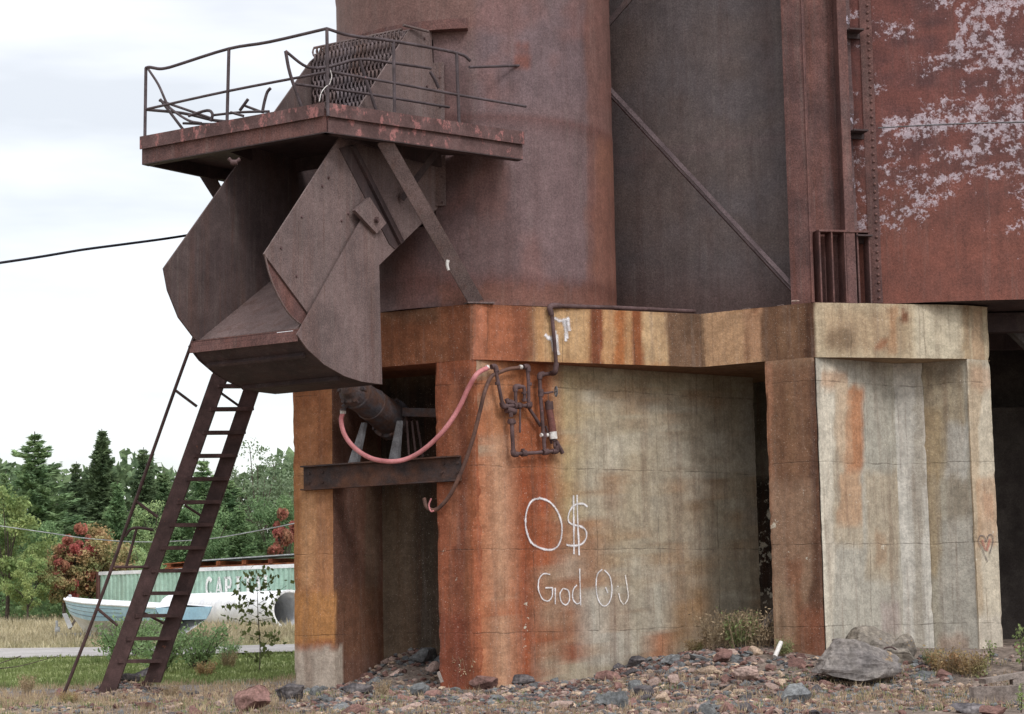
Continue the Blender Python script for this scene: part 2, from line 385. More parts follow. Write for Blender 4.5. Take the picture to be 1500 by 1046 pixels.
# ---------------------------------------------------------------- ground sheet
xs = sorted(set([round(v, 2) for v in np.concatenate([np.arange(-12, 14, .2), np.arange(-60, -12, 2), np.arange(14, 60, 2), [-1500, -800, -400, -200, -120, -80, 80, 120, 200, 400, 800, 1500]])]))
ys = sorted(set([round(v, 2) for v in np.concatenate([np.arange(16, 40, .2), np.arange(40, 110, 1.0), [-1500, -500, -100, -30, 0, 6, 12, 120, 140, 180, 250, 400, 800, 1500, 2500]])]))
mb = MB(); vs = [(x, y, ground(x, y)) for y in ys for x in xs]; W = len(xs)
mb.add(vs, [(j * W + i, j * W + i + 1, (j + 1) * W + i + 1, (j + 1) * W + i) for j in range(len(ys) - 1) for i in range(W - 1)], True)
M_GROUND = material('ground_earth', attr=True, scale=.8, mottle=.35, fine=.4, bump=.6, bscale=9, rough=1, spec=.1)
go = mb.build('ground', M_GROUND); go['kind'] = 'structure'
def gcol(co, px, py, col, ch):
    y = co[:, 1]; x = co[:, 0]; n = fbm(x * .5, y * .5, 5)
    grav = np.array(C(116, 102, 92)); grass = np.array(C(128, 138, 82)); dry = np.array(C(168, 152, 112)); gr2 = np.array(C(140, 124, 96))
    def s(a, b, t): t = np.clip((t - a) / (b - a), 0, 1); return (t * t * (3 - 2 * t))[:, None]
    col = np.tile(grav, (len(y), 1)); k = s(.4, .6, n) * .5 * s(-2, -6, x); col = col * (1 - k) + gr2 * k
    k = s(33.5, 37, y + 3 * (n - .5)) * s(-1.5, -3.5, x); col = col * (1 - k) + grass * k
    k = s(57, 61, y + 3 * (n - .5)); col = col * (1 - k) + dry * k
    k = s(33.5, 34.5, y + n) * s(38.5, 36.5, y + n) * s(-2, -4, x) * .6; col = col * (1 - k) + np.array(C(128, 124, 124)) * k
    return col, ch
paint(go, (.2, .2, .2), fn=gcol)
mb = MB(); ring = []
rxs = [-90, -60, -40] + [x for x in range(-36, 42, 4)] + [60, 90]
a = [V(x, 49.0 - x * .03, ground(x, 49.5) + .03) for x in rxs]; b = [V(x, 56.0 - x * .03, ground(x, 56) + .035) for x in rxs]
vv = []
for i in range(len(rxs)):
    for t in (0, .25, .5, .75, 1):
        p = a[i].lerp(b[i], t); p.z = ground(p.x, p.y) + .05; vv.append(p)
mb.add(vv, [(i * 5 + j, (i + 1) * 5 + j, (i + 1) * 5 + j + 1, i * 5 + j + 1) for i in range(len(rxs) - 1) for j in range(4)])
M_ROAD = material('gravel_road', C(162, 158, 156), C(148, 143, 140), scale=.6, mottle=.12, fine=.15, bump=.2, rough=1)
ro = mb.build('road', M_ROAD); ro['kind'] = 'structure'

# ---------------------------------------------------------------- concrete base
ORG = C(158, 84, 46); ORD = C(132, 64, 40); TAN = C(164, 140, 110); TANL = C(190, 172, 142); BRN = C(96, 66, 48); DBR = C(70, 48, 36); GRY = C(160, 156, 146); OLV = C(142, 128, 98); ORB = C(186, 106, 50); RED = C(118, 62, 46)
base = thing('concrete_base', 'rust stained concrete base with beams, piers and dark openings carrying the steel silos', 'concrete base', (C0.x, C0.y, 0))
Bk = V(-2.2, 37.5); Ok = V(O.x + .5, 37.5)
def cpart(name, poly, z0, z1, basec, strokes=(), label=None, chips=(), mat=None, res=.05, fn=None):
    mb = wall(poly, z0, z1, res); uv = mb.uv; nrm = mb.nrm; o = mb.build(name, mat or M_CONC, base, label); set_uv(o, uv)
    paint(o, basec, strokes, chips, fn=fn, nrm=nrm); return o
# beam (a thick ring slab the tanks stand on)
cpart('beam', [L1, C0, K, M, Nn, O, Ok, Bk], ZS, ZT, C(150, 104, 68), [
    (420, 440, 690, 560, 12, C(134, 78, 50), 1), (560, 445, 640, 470, 12, C(112, 82, 60), .6), (655, 440, 690, 540, 8, C(120, 66, 42), .8),
    (690, 435, 770, 545, 8, C(156, 84, 54), .9), (750, 440, 785, 530, 8, C(122, 66, 44), .7), (693, 440, 712, 545, 6, C(176, 104, 74), .7),
    (780, 440, 1100, 545, 12, C(174, 126, 80), .9), (800, 450, 860, 530, 14, C(186, 150, 104), .6), (864, 440, 884, 545, 7, C(120, 60, 36), .95), (902, 440, 915, 535, 5, C(176, 96, 44), .8), (925, 450, 942, 545, 7, C(132, 66, 34), .9),
    (884, 455, 900, 520, 6, C(190, 140, 92), .6), (943, 455, 978, 535, 8, C(184, 152, 110), .8),
    (978, 440, 1032, 550, 7, C(108, 80, 60), .95), (1000, 440, 1028, 500, 10, C(88, 66, 50), .6), (1030, 455, 1122, 540, 6, C(178, 138, 100), .9),
    (1092, 440, 1120, 530, 6, C(168, 118, 86), .5), (690, 432, 1120, 448, 8, C(104, 66, 46), .6),
    (1118, 430, 1192, 540, 7, C(110, 78, 56), 1), (1140, 470, 1162, 520, 10, C(132, 96, 68), .6), (1178, 430, 1196, 540, 5, C(74, 48, 36), .8),
    (1194, 430, 1480, 545, 4, C(172, 154, 124), 1), (1204, 450, 1330, 520, 26, C(150, 116, 82), .5), (1210, 480, 1255, 512, 14, C(96, 72, 52), .55), (1300, 450, 1312, 520, 5, C(164, 110, 70), .5), (1318, 452, 1330, 470, 6, C(110, 62, 40), .9), (1286, 500, 1298, 512, 5, C(150, 92, 60), .8),
    (1340, 440, 1410, 530, 20, C(184, 174, 150), .6), (1412, 430, 1420, 540, 3, C(150, 124, 92), .7), (1425, 450, 1440, 540, 5, C(176, 134, 98), .5),
    ], chips=[(560, 455, 1120, 545, 30, .12), (1200, 450, 1440, 530, 30, .15)])
# pillar at the left end, with a patched base
L2 = onF(487, 640); t1 = V(L2.x, L2.y) + nIn * 1.7; t2 = V(L1.x, L1.y) + nIn * 1.7; FR = (-nIn.x, -nIn.y, 0); SD = (-dF.x, -dF.y, 0)
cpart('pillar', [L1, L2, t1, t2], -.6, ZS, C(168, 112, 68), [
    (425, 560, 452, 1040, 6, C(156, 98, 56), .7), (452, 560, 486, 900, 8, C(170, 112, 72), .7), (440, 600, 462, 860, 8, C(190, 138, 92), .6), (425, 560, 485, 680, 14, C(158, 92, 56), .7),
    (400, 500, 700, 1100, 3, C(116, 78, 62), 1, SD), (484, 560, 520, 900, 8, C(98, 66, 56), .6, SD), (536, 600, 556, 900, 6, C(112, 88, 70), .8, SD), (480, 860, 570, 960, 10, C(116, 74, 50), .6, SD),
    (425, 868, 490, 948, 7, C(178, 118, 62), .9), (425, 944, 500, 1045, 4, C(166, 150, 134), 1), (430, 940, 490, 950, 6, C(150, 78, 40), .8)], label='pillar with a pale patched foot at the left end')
# inner back wall of the opening
b1 = V(L2.x, L2.y) + nIn * 1.40 + dF * .1; b2 = V(C0.x, C0.y) + nIn * 2.4
cpart('back_wall', [b1, b1 - dF * 2.7, b1 + nIn * .4 - dF * 2.7, b1 + nIn * .4], -.6, ZS, C(116, 96, 76), [(540, 560, 660, 720, 30, C(44, 38, 34), .9), (560, 720, 660, 960, 20, C(80, 66, 52), .4), (606, 700, 660, 960, 20, C(50, 44, 38), .7)], res=.08)  # dark strokes paint in the opening's shade at top and right
# pillar B and the long wall: one cast corner
Wn = ony(1104, 555, 33.25)
Bp = onF(637, 600); Bq = V(Bp.x, Bp.y) + nIn * .75
Wb = V(Wn.x, Wn.y) + V(-.35, .35)
cpart('pillar', [Bp, C0, V(C0.x, C0.y) + V(.62, .62) , Bq], -.6, ZS, C(150, 78, 48), [
    (630, 530, 668, 1010, 8, C(142, 76, 50), .8), (664, 540, 690, 1010, 8, C(116, 64, 46), .75), (684, 540, 700, 1010, 6, C(150, 84, 52), .7), (640, 900, 700, 1010, 16, C(124, 58, 40), .7), (655, 560, 672, 800, 6, C(166, 98, 66), .5), (690, 760, 706, 980, 5, C(164, 88, 56), .6)],
    label='orange stained corner pillar beside the opening', chips=[(640, 770, 730, 1000, 20, .3)])
wd = V(Wn.x - C0.x, Wn.y - C0.y).normalized()
c0b = V(C0.x, C0.y) + wd * .004 - V(wd.y, -wd.x) * .004
def wallfn(co, px, py, col, ch):
    # blotchy lime and rust patches of the old formwork
    for sd, sx, sy, c, lo in ((21, 26, 60, C(156, 148, 132), .54), (33, 18, 40, C(178, 170, 152), .62), (41, 30, 34, C(156, 110, 66), .60), (57, 9, 16, C(120, 84, 52), .68)):
        n = fbm(px / sx, py / sy, sd); k = (np.clip((n - lo) / .09, 0, 1) * .36 * np.clip((px - 800) / 30, 0, 1))[:, None]
        col = col * (1 - k) + np.array(c) * k
    return col, ch
main = cpart('wall', [c0b, Wn, Wb, c0b + V(-.1, .5)], -.6, ZS, C(158, 144, 120), [
    (695, 480, 722, 1010, 6, C(166, 88, 50), .95), (716, 500, 742, 1010, 7, C(180, 128, 94), .9), (700, 480, 740, 640, 10, C(176, 108, 66), .8), (738, 480, 803, 1010, 6, C(160, 80, 44), .97), (752, 690, 800, 1000, 12, C(140, 62, 34), .6), (742, 490, 775, 620, 8, C(178, 106, 60), .6),
    (803, 545, 860, 760, 8, C(164, 138, 92), .8), (810, 550, 850, 660, 8, C(176, 150, 106), .5), (803, 760, 870, 970, 10, C(150, 104, 74), .85), (838, 820, 856, 970, 8, C(134, 62, 40), .75),
    (858, 600, 932, 760, 14, C(166, 152, 124), .5), (868, 640, 905, 730, 8, C(184, 176, 156), .6), (886, 690, 915, 740, 8, C(150, 104, 62), .6), (864, 860, 930, 975, 8, C(168, 160, 146), .85), (884, 740, 900, 860, 8, C(158, 120, 76), .5),
    (936, 830, 982, 960, 14, C(174, 168, 152), .6), (940, 925, 980, 970, 10, C(166, 96, 56), .85), (978, 700, 1040, 950, 20, C(146, 112, 76), .5), (985, 830, 1030, 940, 18, C(158, 116, 74), .5),
    (1030, 560, 1100, 930, 20, C(140, 130, 108), .5), (1094, 550, 1110, 940, 4, C(150, 146, 134), .7), (820, 545, 1110, 575, 16, C(140, 128, 96), .5)],  # olive strokes paint in the wall's shading towards its right end
    label='long wall with rust streaks and white spray paint', chips=[(803, 560, 1000, 960, 40, .2), (755, 880, 800, 960, 12, .55)], fn=wallfn, res=.035)
# recess behind the wall's far end
R1 = ony(1085, 600, 34.2); R2 = ony(1160, 600, 33.6)
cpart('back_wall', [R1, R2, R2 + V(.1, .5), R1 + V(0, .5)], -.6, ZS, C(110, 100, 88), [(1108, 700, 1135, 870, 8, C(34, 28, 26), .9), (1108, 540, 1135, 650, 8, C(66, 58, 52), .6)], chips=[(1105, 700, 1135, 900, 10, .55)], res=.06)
# pier between the recess and the niche
kd = V(M.x - K.x, M.y - K.y).normalized(); kn = V(-kd.y, kd.x)
if kn.y < 0: kn = -kn
pK, nK = vplane(K, M)
Ca = onp(1120, 560, pK, nK)
Vn = onz(1326, 534, ZS); Vn = V(Vn.x, Vn.y)
cpart('pillar', [Ca, M, V(M.x, M.y) + V(.08, .5), V(Ca.x, Ca.y) + kn * .8], -.6, ZS, C(140, 106, 80), [
    (1116, 530, 1132, 960, 5, C(160, 104, 74), .7), (1130, 535, 1200, 720, 14, C(112, 74, 52), .7), (1150, 560, 1166, 700, 7, C(136, 98, 70), .6), (1186, 530, 1218, 960, 6, C(84, 52, 38), .85), (1125, 700, 1190, 860, 16, C(142, 110, 86), .7),
    (1150, 820, 1176, 950, 8, C(140, 84, 56), .6), (1174, 890, 1222, 965, 14, C(132, 76, 52), .8), (1130, 860, 1165, 950, 10, C(158, 132, 104), .5)], chips=[(1120, 650, 1215, 900, 20, .3)], label='brown stained pier between the recess and the niche')
# niche: two walls meeting in a V with a pilaster in the corner
NQ = V(Nn.x, Nn.y)
m1 = V(M.x, M.y) + V(.012, .006)
nichecol = C(162, 156, 142)
cpart('niche_wall', [m1, Vn, Vn + V(-.1, .5), m1 + V(.02, .5)], -.6, ZS, nichecol, [
    (1200, 535, 1222, 960, 6, C(196, 186, 166), .8), (1200, 545, 1240, 570, 10, C(172, 122, 82), .6), (1222, 560, 1262, 800, 7, C(164, 146, 120), .7), (1238, 566, 1266, 690, 9, C(172, 104, 60), .8), (1230, 575, 1248, 680, 5, C(176, 140, 108), .6), (1228, 690, 1262, 770, 8, C(176, 124, 82), .55), (1224, 560, 1240, 660, 6, C(184, 160, 132), .7),
    (1266, 560, 1316, 690, 12, C(154, 150, 136), .6), (1268, 690, 1316, 850, 12, C(160, 138, 106), .5), (1280, 780, 1300, 830, 8, C(150, 104, 64), .4), (1290, 880, 1320, 930, 12, C(160, 136, 136), .4)], chips=[(1222, 560, 1316, 850, 20, .35)])
r0 = NQ + V(.02, .05)
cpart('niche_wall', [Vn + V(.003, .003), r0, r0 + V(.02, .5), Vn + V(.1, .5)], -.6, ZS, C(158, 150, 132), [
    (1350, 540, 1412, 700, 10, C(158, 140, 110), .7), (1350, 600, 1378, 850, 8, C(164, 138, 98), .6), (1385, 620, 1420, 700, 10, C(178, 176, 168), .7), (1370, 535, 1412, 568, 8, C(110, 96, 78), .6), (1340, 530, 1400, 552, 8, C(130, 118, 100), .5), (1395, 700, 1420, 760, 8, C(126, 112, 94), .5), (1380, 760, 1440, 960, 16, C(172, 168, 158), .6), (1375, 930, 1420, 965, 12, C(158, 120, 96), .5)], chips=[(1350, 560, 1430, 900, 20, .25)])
q = Vn + V(-.02, -.16)
cpart('pilaster', [Vn + (m1 - Vn).normalized() * .30, Vn + V(-.10, -.17), Vn + V(.12, -.19), Vn + (NQ - Vn).normalized() * .30, Vn + V(.1, .1), Vn + V(-.1, .1)], -.6, ZS - .002, C(178, 173, 162), [(1338, 560, 1352, 960, 4, C(142, 132, 116), .7)])
# pier at the right end
od = V(O.x - Nn.x, O.y - Nn.y)
cpart('pillar', [NQ, O, V(O.x, O.y) + V(-.05, 6.2), NQ + V(0, .5)], -.6, ZS, C(182, 170, 148), [
    (1405, 530, 1418, 960, 4, C(196, 190, 172), .8), (1420, 530, 1436, 960, 5, C(160, 134, 102), .6), (1425, 540, 1450, 570, 6, C(172, 130, 100), .5), (1430, 700, 1462, 800, 7, C(172, 128, 92), .55), (1442, 720, 1456, 760, 5, C(172, 120, 86), .4), (1430, 900, 1470, 965, 8, C(178, 168, 152), .7)], chips=[(1410, 540, 1470, 900, 20, .35)], label='pale end pier with a small painted heart')
# the dark bay under the big tank
g0 = V(O.x - .2, 36.9)
dk = [V(O.x - .3, 36.3), V(17.0, 36.3), V(17.0, 36.9), V(O.x - .3, 36.9)]
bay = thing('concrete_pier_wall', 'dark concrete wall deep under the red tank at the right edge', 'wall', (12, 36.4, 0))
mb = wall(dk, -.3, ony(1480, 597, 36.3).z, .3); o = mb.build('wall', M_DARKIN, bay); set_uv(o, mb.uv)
mb = wall([V(O.x - .3, 36.95), V(17, 36.95), V(17, 37.5), V(O.x - .3, 37.5)], -.3, ZT + .2, .4); o = mb.build('closing_wall', M_DARKIN, bay); set_uv(o, mb.uv)  # added wall behind, closes the bay up to the tank so it stays dark
mb = wall([V(15.5, 30.6), V(17.0, 30.6), V(17.0, 36.28), V(15.5, 36.28)], -.3, ZT - .02, .3); o = mb.build('pier', M_DARKIN, bay); set_uv(o, mb.uv)  # out-of-view pier, carries the tank and is added to keep the bay dark
mb = MB(); pa = ony(1440, 440, 33.0); pb = ony(1560, 556, 33.0)
mb.bar(pa, pb, .16, .30, up=(0, -1, 0)); mb.bar(pa + V(0, .09, .16), pb + V(0, .09, .16), .2, .05, up=(0, -1, 0))
single('diagonal_brace', mb, M_GREY, 'pale grey diagonal steel brace in the dark bay at the right edge', 'brace')
mb = MB(); mb.box((10.5, 34.5, ZT - .15), (3.6, 0, 0), (0, .1, 0), (0, 0, .15)); mb.box((10.5, 32.2, ZT - .15), (3.6, 0, 0), (0, .1, 0), (0, 0, .15))
single('floor_beam', mb, M_STEEL_D, 'dark steel beams close under the floor of the red tank', 'beam')

# graffiti on the long wall
pB, nB = vplane(C0, K)
def onB(px, py, off=0.0): return onp(px, py, *vplane(C0, K, off))
pW, nW = vplane(C0, Wn)
def onW(px, py, off=0.0):
    P, n = vplane(C0, Wn, off); return onp(px, py, P, n)
def spray_mat(name, c, dens):
    m = material(name, c, c, bump=0, mottle=.1, fine=.1, rough=.9); t = m.node_tree; N = t.nodes; L = t.links; b = N['Principled BSDF']
    at = N.new('ShaderNodeAttribute'); at.attribute_name = 'Soft'; co = N.new('ShaderNodeTexCoord')
    n = N.new('ShaderNodeTexNoise'); n.inputs['Scale'].default_value = 55; n.inputs['Detail'].default_value = 5; L.new(co.outputs['Object'], n.inputs[0])
    n2 = N.new('ShaderNodeTexNoise'); n2.inputs['Scale'].default_value = 7; n2.inputs['Detail'].default_value = 2; L.new(co.outputs['Object'], n2.inputs[0])
    a = N.new('ShaderNodeMath'); a.operation = 'ADD'; L.new(n.outputs[0], a.inputs[0]); L.new(n2.outputs[0], a.inputs[1])
    m1_ = N.new('ShaderNodeMath'); m1_.operation = 'MULTIPLY_ADD'; L.new(at.outputs['Fac'], m1_.inputs[0]); m1_.inputs[1].default_value = 1.7; L.new(a.outputs[0], m1_.inputs[2])
    mrr = N.new('ShaderNodeMapRange'); L.new(m1_.outputs[0], mrr.inputs[0]); mrr.inputs[1].default_value = 1.5; mrr.inputs[2].default_value = 2.75; mrr.inputs[4].default_value = dens
    L.new(mrr.outputs[0], b.inputs['Alpha']); return m
def spray(name, strokes, mat, plane, wdt=.022, label=None):
    mb = MB()
    for s in strokes:
        pts = [plane(x, y, .014) for (x, y) in s]
        if len(pts) > 2: pts = catmull(pts, 5)
        P, n = vplane(C0, Wn) if plane is onW else (vplane(C0, K) if plane is onB else PLD)
        for i in range(len(pts)):
            pass
        vs = []; k = len(pts)
        for i, p in enumerate(pts):
            t = (pts[min(i + 1, k - 1)] - pts[max(i - 1, 0)]).normalized(); r = t.cross(n).normalized() * wdt * (.42 + .2 * random.random()); r = r * 2.15; vs += [p - r, p, p + r]
        mb.add(vs, [(3 * i + j, 3 * i + j + 1, 3 * i + j + 4, 3 * i + j + 3) for i in range(k - 1) for j in range(2)])
    o = mb.build(name, mat, base, label); at = o.data.attributes.new('Soft', 'FLOAT', 'POINT'); at.data.foreach_set('value', [1.0 if i % 3 == 1 else 0.0 for i in range(len(mb.v))]); return o
M_PAINT = spray_mat('white_spray', C(228, 226, 230), .95); M_PAINT_T = spray_mat('faded_spray', C(220, 212, 204), 1.3)
def Z(zx, zy): return (740 + zx / 3.024, 700 + zy / 3.024)
def zs(*a): return [Z(*p) for p in a]
spray('graffiti', [zs((165, 90), (120, 100), (95, 150), (92, 220), (115, 285), (160, 312), (205, 318), (235, 300), (250, 255), (250, 200), (230, 145), (195, 105), (150, 88))], M_PAINT, onW, .028, 'big white sprayed letter O')
spray('graffiti', [zs((365, 128), (345, 115), (310, 120), (285, 150), (280, 190), (300, 207), (335, 215), (358, 235), (358, 270), (335, 295), (300, 300), (272, 297)), zs((303, 78), (304, 200), (305, 338)), zs((318, 75), (322, 200), (328, 343))], M_PAINT, onW, .028, 'big white sprayed dollar sign')
spray('graffiti', [zs((200, 428), (170, 425), (150, 450), (148, 495), (165, 535), (190, 545), (208, 525), (210, 490)), zs((178, 487), (212, 487)), zs((222, 487), (222, 560)), zs((255, 490), (243, 515), (250, 550), (270, 562), (285, 540), (280, 500), (258, 490)), zs((318, 475), (302, 495), (300, 535), (318, 558), (335, 550)), zs((330, 402), (332, 480), (335, 565))], M_PAINT, onW, .020, 'small white sprayed word God')
spray('graffiti', [zs((430, 405), (408, 430), (403, 490), (415, 545), (438, 568), (462, 550), (473, 500), (465, 440), (440, 408)), zs((445, 485), (455, 510))], M_PAINT, onW, .020, 'white sprayed letter O at the start of the word Oil')
spray('graffiti', [zs((500, 478), (500, 484)), zs((503, 510), (510, 540), (525, 562)), zs((532, 430), (540, 480), (545, 530), (530, 560))], M_PAINT_T, onW, .020, 'faded sprayed letters il')
spray('paint_splash', [[(812, 466), (822, 470), (834, 466)], [(826, 468), (828, 480), (829, 500)], [(832, 466), (834, 485)], [(798, 490), (806, 496), (812, 492)], [(812, 484), (814, 500), (818, 520)], [(808, 495), (811, 515)], [(815, 490), (817, 512)], [(829, 470), (831, 496)]], M_PAINT, onB, .05, 'white paint splash with runs on the beam')
def onD(px, py, off=0.0):
    P, n = vplane(NQ, O, off); return onp(px, py, P, n)
PLD = vplane(NQ, O)
M_HEART = spray_mat('faded_red_spray', C(180, 116, 98), .9); M_INK = spray_mat('faded_grey_spray', C(104, 96, 96), .95)
def hz(x, y): return (1100 + x / 3.2, 720 + y / 3.2)
spray('heart_outline', [[hz(*p) for p in ((1110, 330), (1085, 270), (1068, 235), (1075, 208), (1095, 212), (1103, 235), (1115, 205), (1130, 205), (1135, 235), (1120, 290))]], M_INK, onD, .02)
spray('heart_fill', [[hz(*p) for p in ((1100, 275), (1088, 240), (1085, 225))], [hz(*p) for p in ((1105, 280), (1115, 245), (1122, 222))]], M_HEART, onD, .05)

# ---------------------------------------------------------------- round silo (front)
silo = thing('steel_silo', 'tall round brown silo rising from the stained concrete corner', 'silo', (CYL.x, CYL.y, ZT))
ZTOP = 17.0
# near and far plate planes of the chute decide the doorway
A0 = V(-1.11, 30.24); cd = V(-.55, -.835).normalized(); cw = V(-.835, .55).normalized(); CW = 1.77
zo0, zo1 = onF(642, 330).z, ony(640, 60, 30.3).z
mb = MB(); NS = 288; NZ = 110; z0 = ZT + .01
ang = [2 * math.pi * i / NS for i in range(NS)]
zz = [z0 + (ZTOP - z0) * j / NZ for j in range(NZ + 1)]
def rad(a, z):
    r = CR + .014 * mnoise.noise(Vector((math.cos(a) * 3, math.sin(a) * 3, z * 1.1))) + .006 * mnoise.noise(Vector((math.cos(a) * 9, math.sin(a) * 9, z * 3))) 
    for zc in SEAM:
        r += .016 * math.exp(-((z - zc) / .05) ** 2)
    return r
SEAM = [ony(800, 170, 30.4).z, ony(800, 170, 30.4).z - 2.45, ony(800, 170, 30.4).z + 2.45]
vs = [(CYL.x + rad(a, z) * math.cos(a), CYL.y + rad(a, z) * math.sin(a), z) for z in zz for a in ang]
def isdoor(a, z):
    p = V(CYL.x + CR * math.cos(a), CYL.y + CR * math.sin(a)) - A0
    s = p.dot(cw); return .02 < s < CW - .02 and p.dot(cd) > -1.4 and zo0 < z < zo1
fs = []
for j in range(NZ):
    for i in range(NS):
        if isdoor((ang[i] + math.pi / NS), (zz[j] + zz[j + 1]) / 2): continue
        fs.append((j * NS + i, j * NS + (i + 1) % NS, (j + 1) * NS + (i + 1) % NS, (j + 1) * NS + i))
mb.add(vs, fs, True); mb.add(vs[-NS:], [tuple(range(NS))])
shell = mb.build('shell', M_TANK, silo)
def silofn(co, px, py, col, ch):
    y = py; n = fbm(px / 60, py / 70, 77); k = (np.clip((n - .5) / .15, 0, 1) * .4)[:, None]; col = col * (1 - k) + np.array(C(124, 76, 66)) * k
    # horizontal weld seams with a thin bleed of rust
    for zc in SEAM:
        k = (np.exp(-((co[:, 2] - zc) / .04) ** 2) * .75 + np.exp(-((co[:, 2] - zc + .12) / .12) ** 2) * .25)[:, None]; col = col * (1 - k) + np.array(C(98, 56, 50)) * k
    return col, ch
paint(shell, C(108, 84, 84), [
    (480, -800, 700, 60, 40, C(112, 76, 66), .7), (640, 100, 690, 300, 20, C(84, 58, 56), .6), (700, 0, 870, 160, 50, C(104, 84, 88), .7), (740, 170, 880, 440, 40, C(108, 84, 86), .5), (560, 300, 760, 440, 30, C(82, 56, 54), .5),
    (858, -800, 920, 460, 16, C(118, 74, 62), .65), (872, 200, 920, 460, 16, C(142, 86, 60), .5), (758, 80, 782, 100, 10, C(122, 64, 50), .8), (760, 66, 778, 76, 8, C(120, 62, 50), .7), (640, 415, 905, 450, 10, C(112, 66, 50), .8)], fn=silofn, jit=(8, 30, 90))
# ledge above the doorway
mb = MB(); zl = ony(693, 42, 30.1).z; th0 = math.atan2(onp(693, 30, *vplane(C0, Lf)).y - CYL.y, -.0) 
a_end = -math.pi / 2 - .0 + math.atan2((693 - 697) / 100, 2.2); a_beg = a_end - 1.55
prof = [(CR + .012, 0), (CR + .17, 0), (CR + .17, .02), (CR + .045, .035), (CR + .045, .19), (CR + .012, .19)]
nn = 60; vv = []
for i in range(nn + 1):
    a = a_beg + (a_end - a_beg) * i / nn
    for (r, h) in prof: vv.append((CYL.x + r * math.cos(a), CYL.y + r * math.sin(a), zl + h))
k = len(prof)
mb.add(vv, [(i * k + j, (i + 1) * k + j, (i + 1) * k + (j + 1) % k, i * k + (j + 1) % k) for i in range(nn) for j in range(k)] + [tuple(range(k)), tuple(range(nn * k + k - 1, nn * k - 1, -1))])
mb.build('ledge', M_COL, silo)

# ---------------------------------------------------------------- big tank behind
TC = V(7.7, 39.9); TR = 9.1
big = thing('riveted_tank', 'huge riveted red tank with flaking white paint behind the column', 'tank', (TC.x, TC.y, ZT))
zseam = ony(1400, 182, 30.85).z
mb = MB(); vs = []; a0, a1 = math.radians(-185), math.radians(5); nS = 520; nZ = 90; zb = ZT + .02
for j in range(nZ + 1):
    z = zb + (ZTOP + 1 - zb) * j / nZ
    for i in range(nS + 1):
        a = a0 + (a1 - a0) * i / nS
        r = TR + (.012 if z < zseam else 0) + .012 * mnoise.noise(Vector((a * 9, z * .8, 2))) + .004 * mnoise.noise(Vector((a * 50, z * 5, 2)))
        vs.append((TC.x + r * math.cos(a), TC.y + r * math.sin(a), z))
W = nS + 1
mb.add(vs, [(j * W + i, j * W + i + 1, (j + 1) * W + i + 1, (j + 1) * W + i) for j in range(nZ) for i in range(nS)], True)
bs = mb.build('shell', M_TANK, big)
def tankfn(co, px, py, col, ch):
    left = px < 1225
    n = fbm(px / 40, py / 12, 101, 5); m2 = fbm(px / 14, py / 40, 55, 4)
    n2 = fbm(px / 90, py / 50, 5)
    red = np.array(C(112, 60, 52)); dred = np.array(C(86, 50, 48)); gr = np.array(C(88, 79, 80)); gb = np.array(C(94, 78, 72))
    k = np.clip((n - .35) / .3, 0, 1)[:, None]; r = red * k + dred * (1 - k)
    lo = np.clip((py - 200) / 150, 0, 1)[:, None] * .5; r = r * (1 - lo) + np.array(C(128, 70, 52)) * lo
    k = np.clip((n2 - .4) / .3, 0, 1)[:, None] * .6; g = gr * (1 - k) + gb * k
    hb = np.clip((py - 380) / 60, 0, 1)[:, None] * .5; g = g * (1 - hb) + np.array(C(84, 54, 46)) * hb
    col = np.where(left[:, None], g, r)
    L = left & (np.abs(co[:, 2] - zseam) < .035); col[L] = col[L] * .6 + np.array(C(98, 78, 78)) * .4
    # paint survives in patches
    base_ = np.clip((.5 * fbm(px / 75, py / 45, 31) + .5 * fbm(px / 60, py / 9, 37) - .40) / .2, 0, 1)
    up = np.where(py < 180, 1.0, np.clip(1 - (py - 330) / 80, 0, 1))
    fc = np.clip((px - 1295) / 30, 0, 1)
    ch = np.where(left, 0, (.16 + .64 * base_ * up))
    ch = np.where((px > 1285) & (px < 1345) & (py > 200) & (py < 320), np.maximum(ch, .50 + .28 * base_), ch)
    ch = np.where((px > 1400) & (py < 165), np.maximum(ch, (.50 + .3 * base_) * fc), ch)
    ch = np.where((py > 30) & (py < 60) & (px < 1345) & (px > 1280), np.maximum(ch, .65), ch)
    ch = np.where((py > 170) & (py < 190) & (px > 1290), .9, ch)
    ch = np.where(py > 345, np.minimum(ch, np.where(px > 1450, .5, .1)), ch)
    return col, ch
paint(bs, (.1, .1, .1), fn=tankfn)
mb = MB(); mb.prism([V(TC.x + (TR - .05) * math.cos(math.radians(a)), TC.y + (TR - .05) * math.sin(math.radians(a)), ZT + .03) for a in range(0, 360, 4)], (0, 0, .08)); mb.build('floor', M_STEEL_D, big)
mb = MB(); vv = []; mb.prism([V(TC.x + (TR) * math.cos(math.radians(a)), TC.y + TR * math.sin(math.radians(a)), ZTOP + 1) for a in range(0, 360, 6)], (0, 0, .1)); mb.build('roof', M_STEEL_D, big)
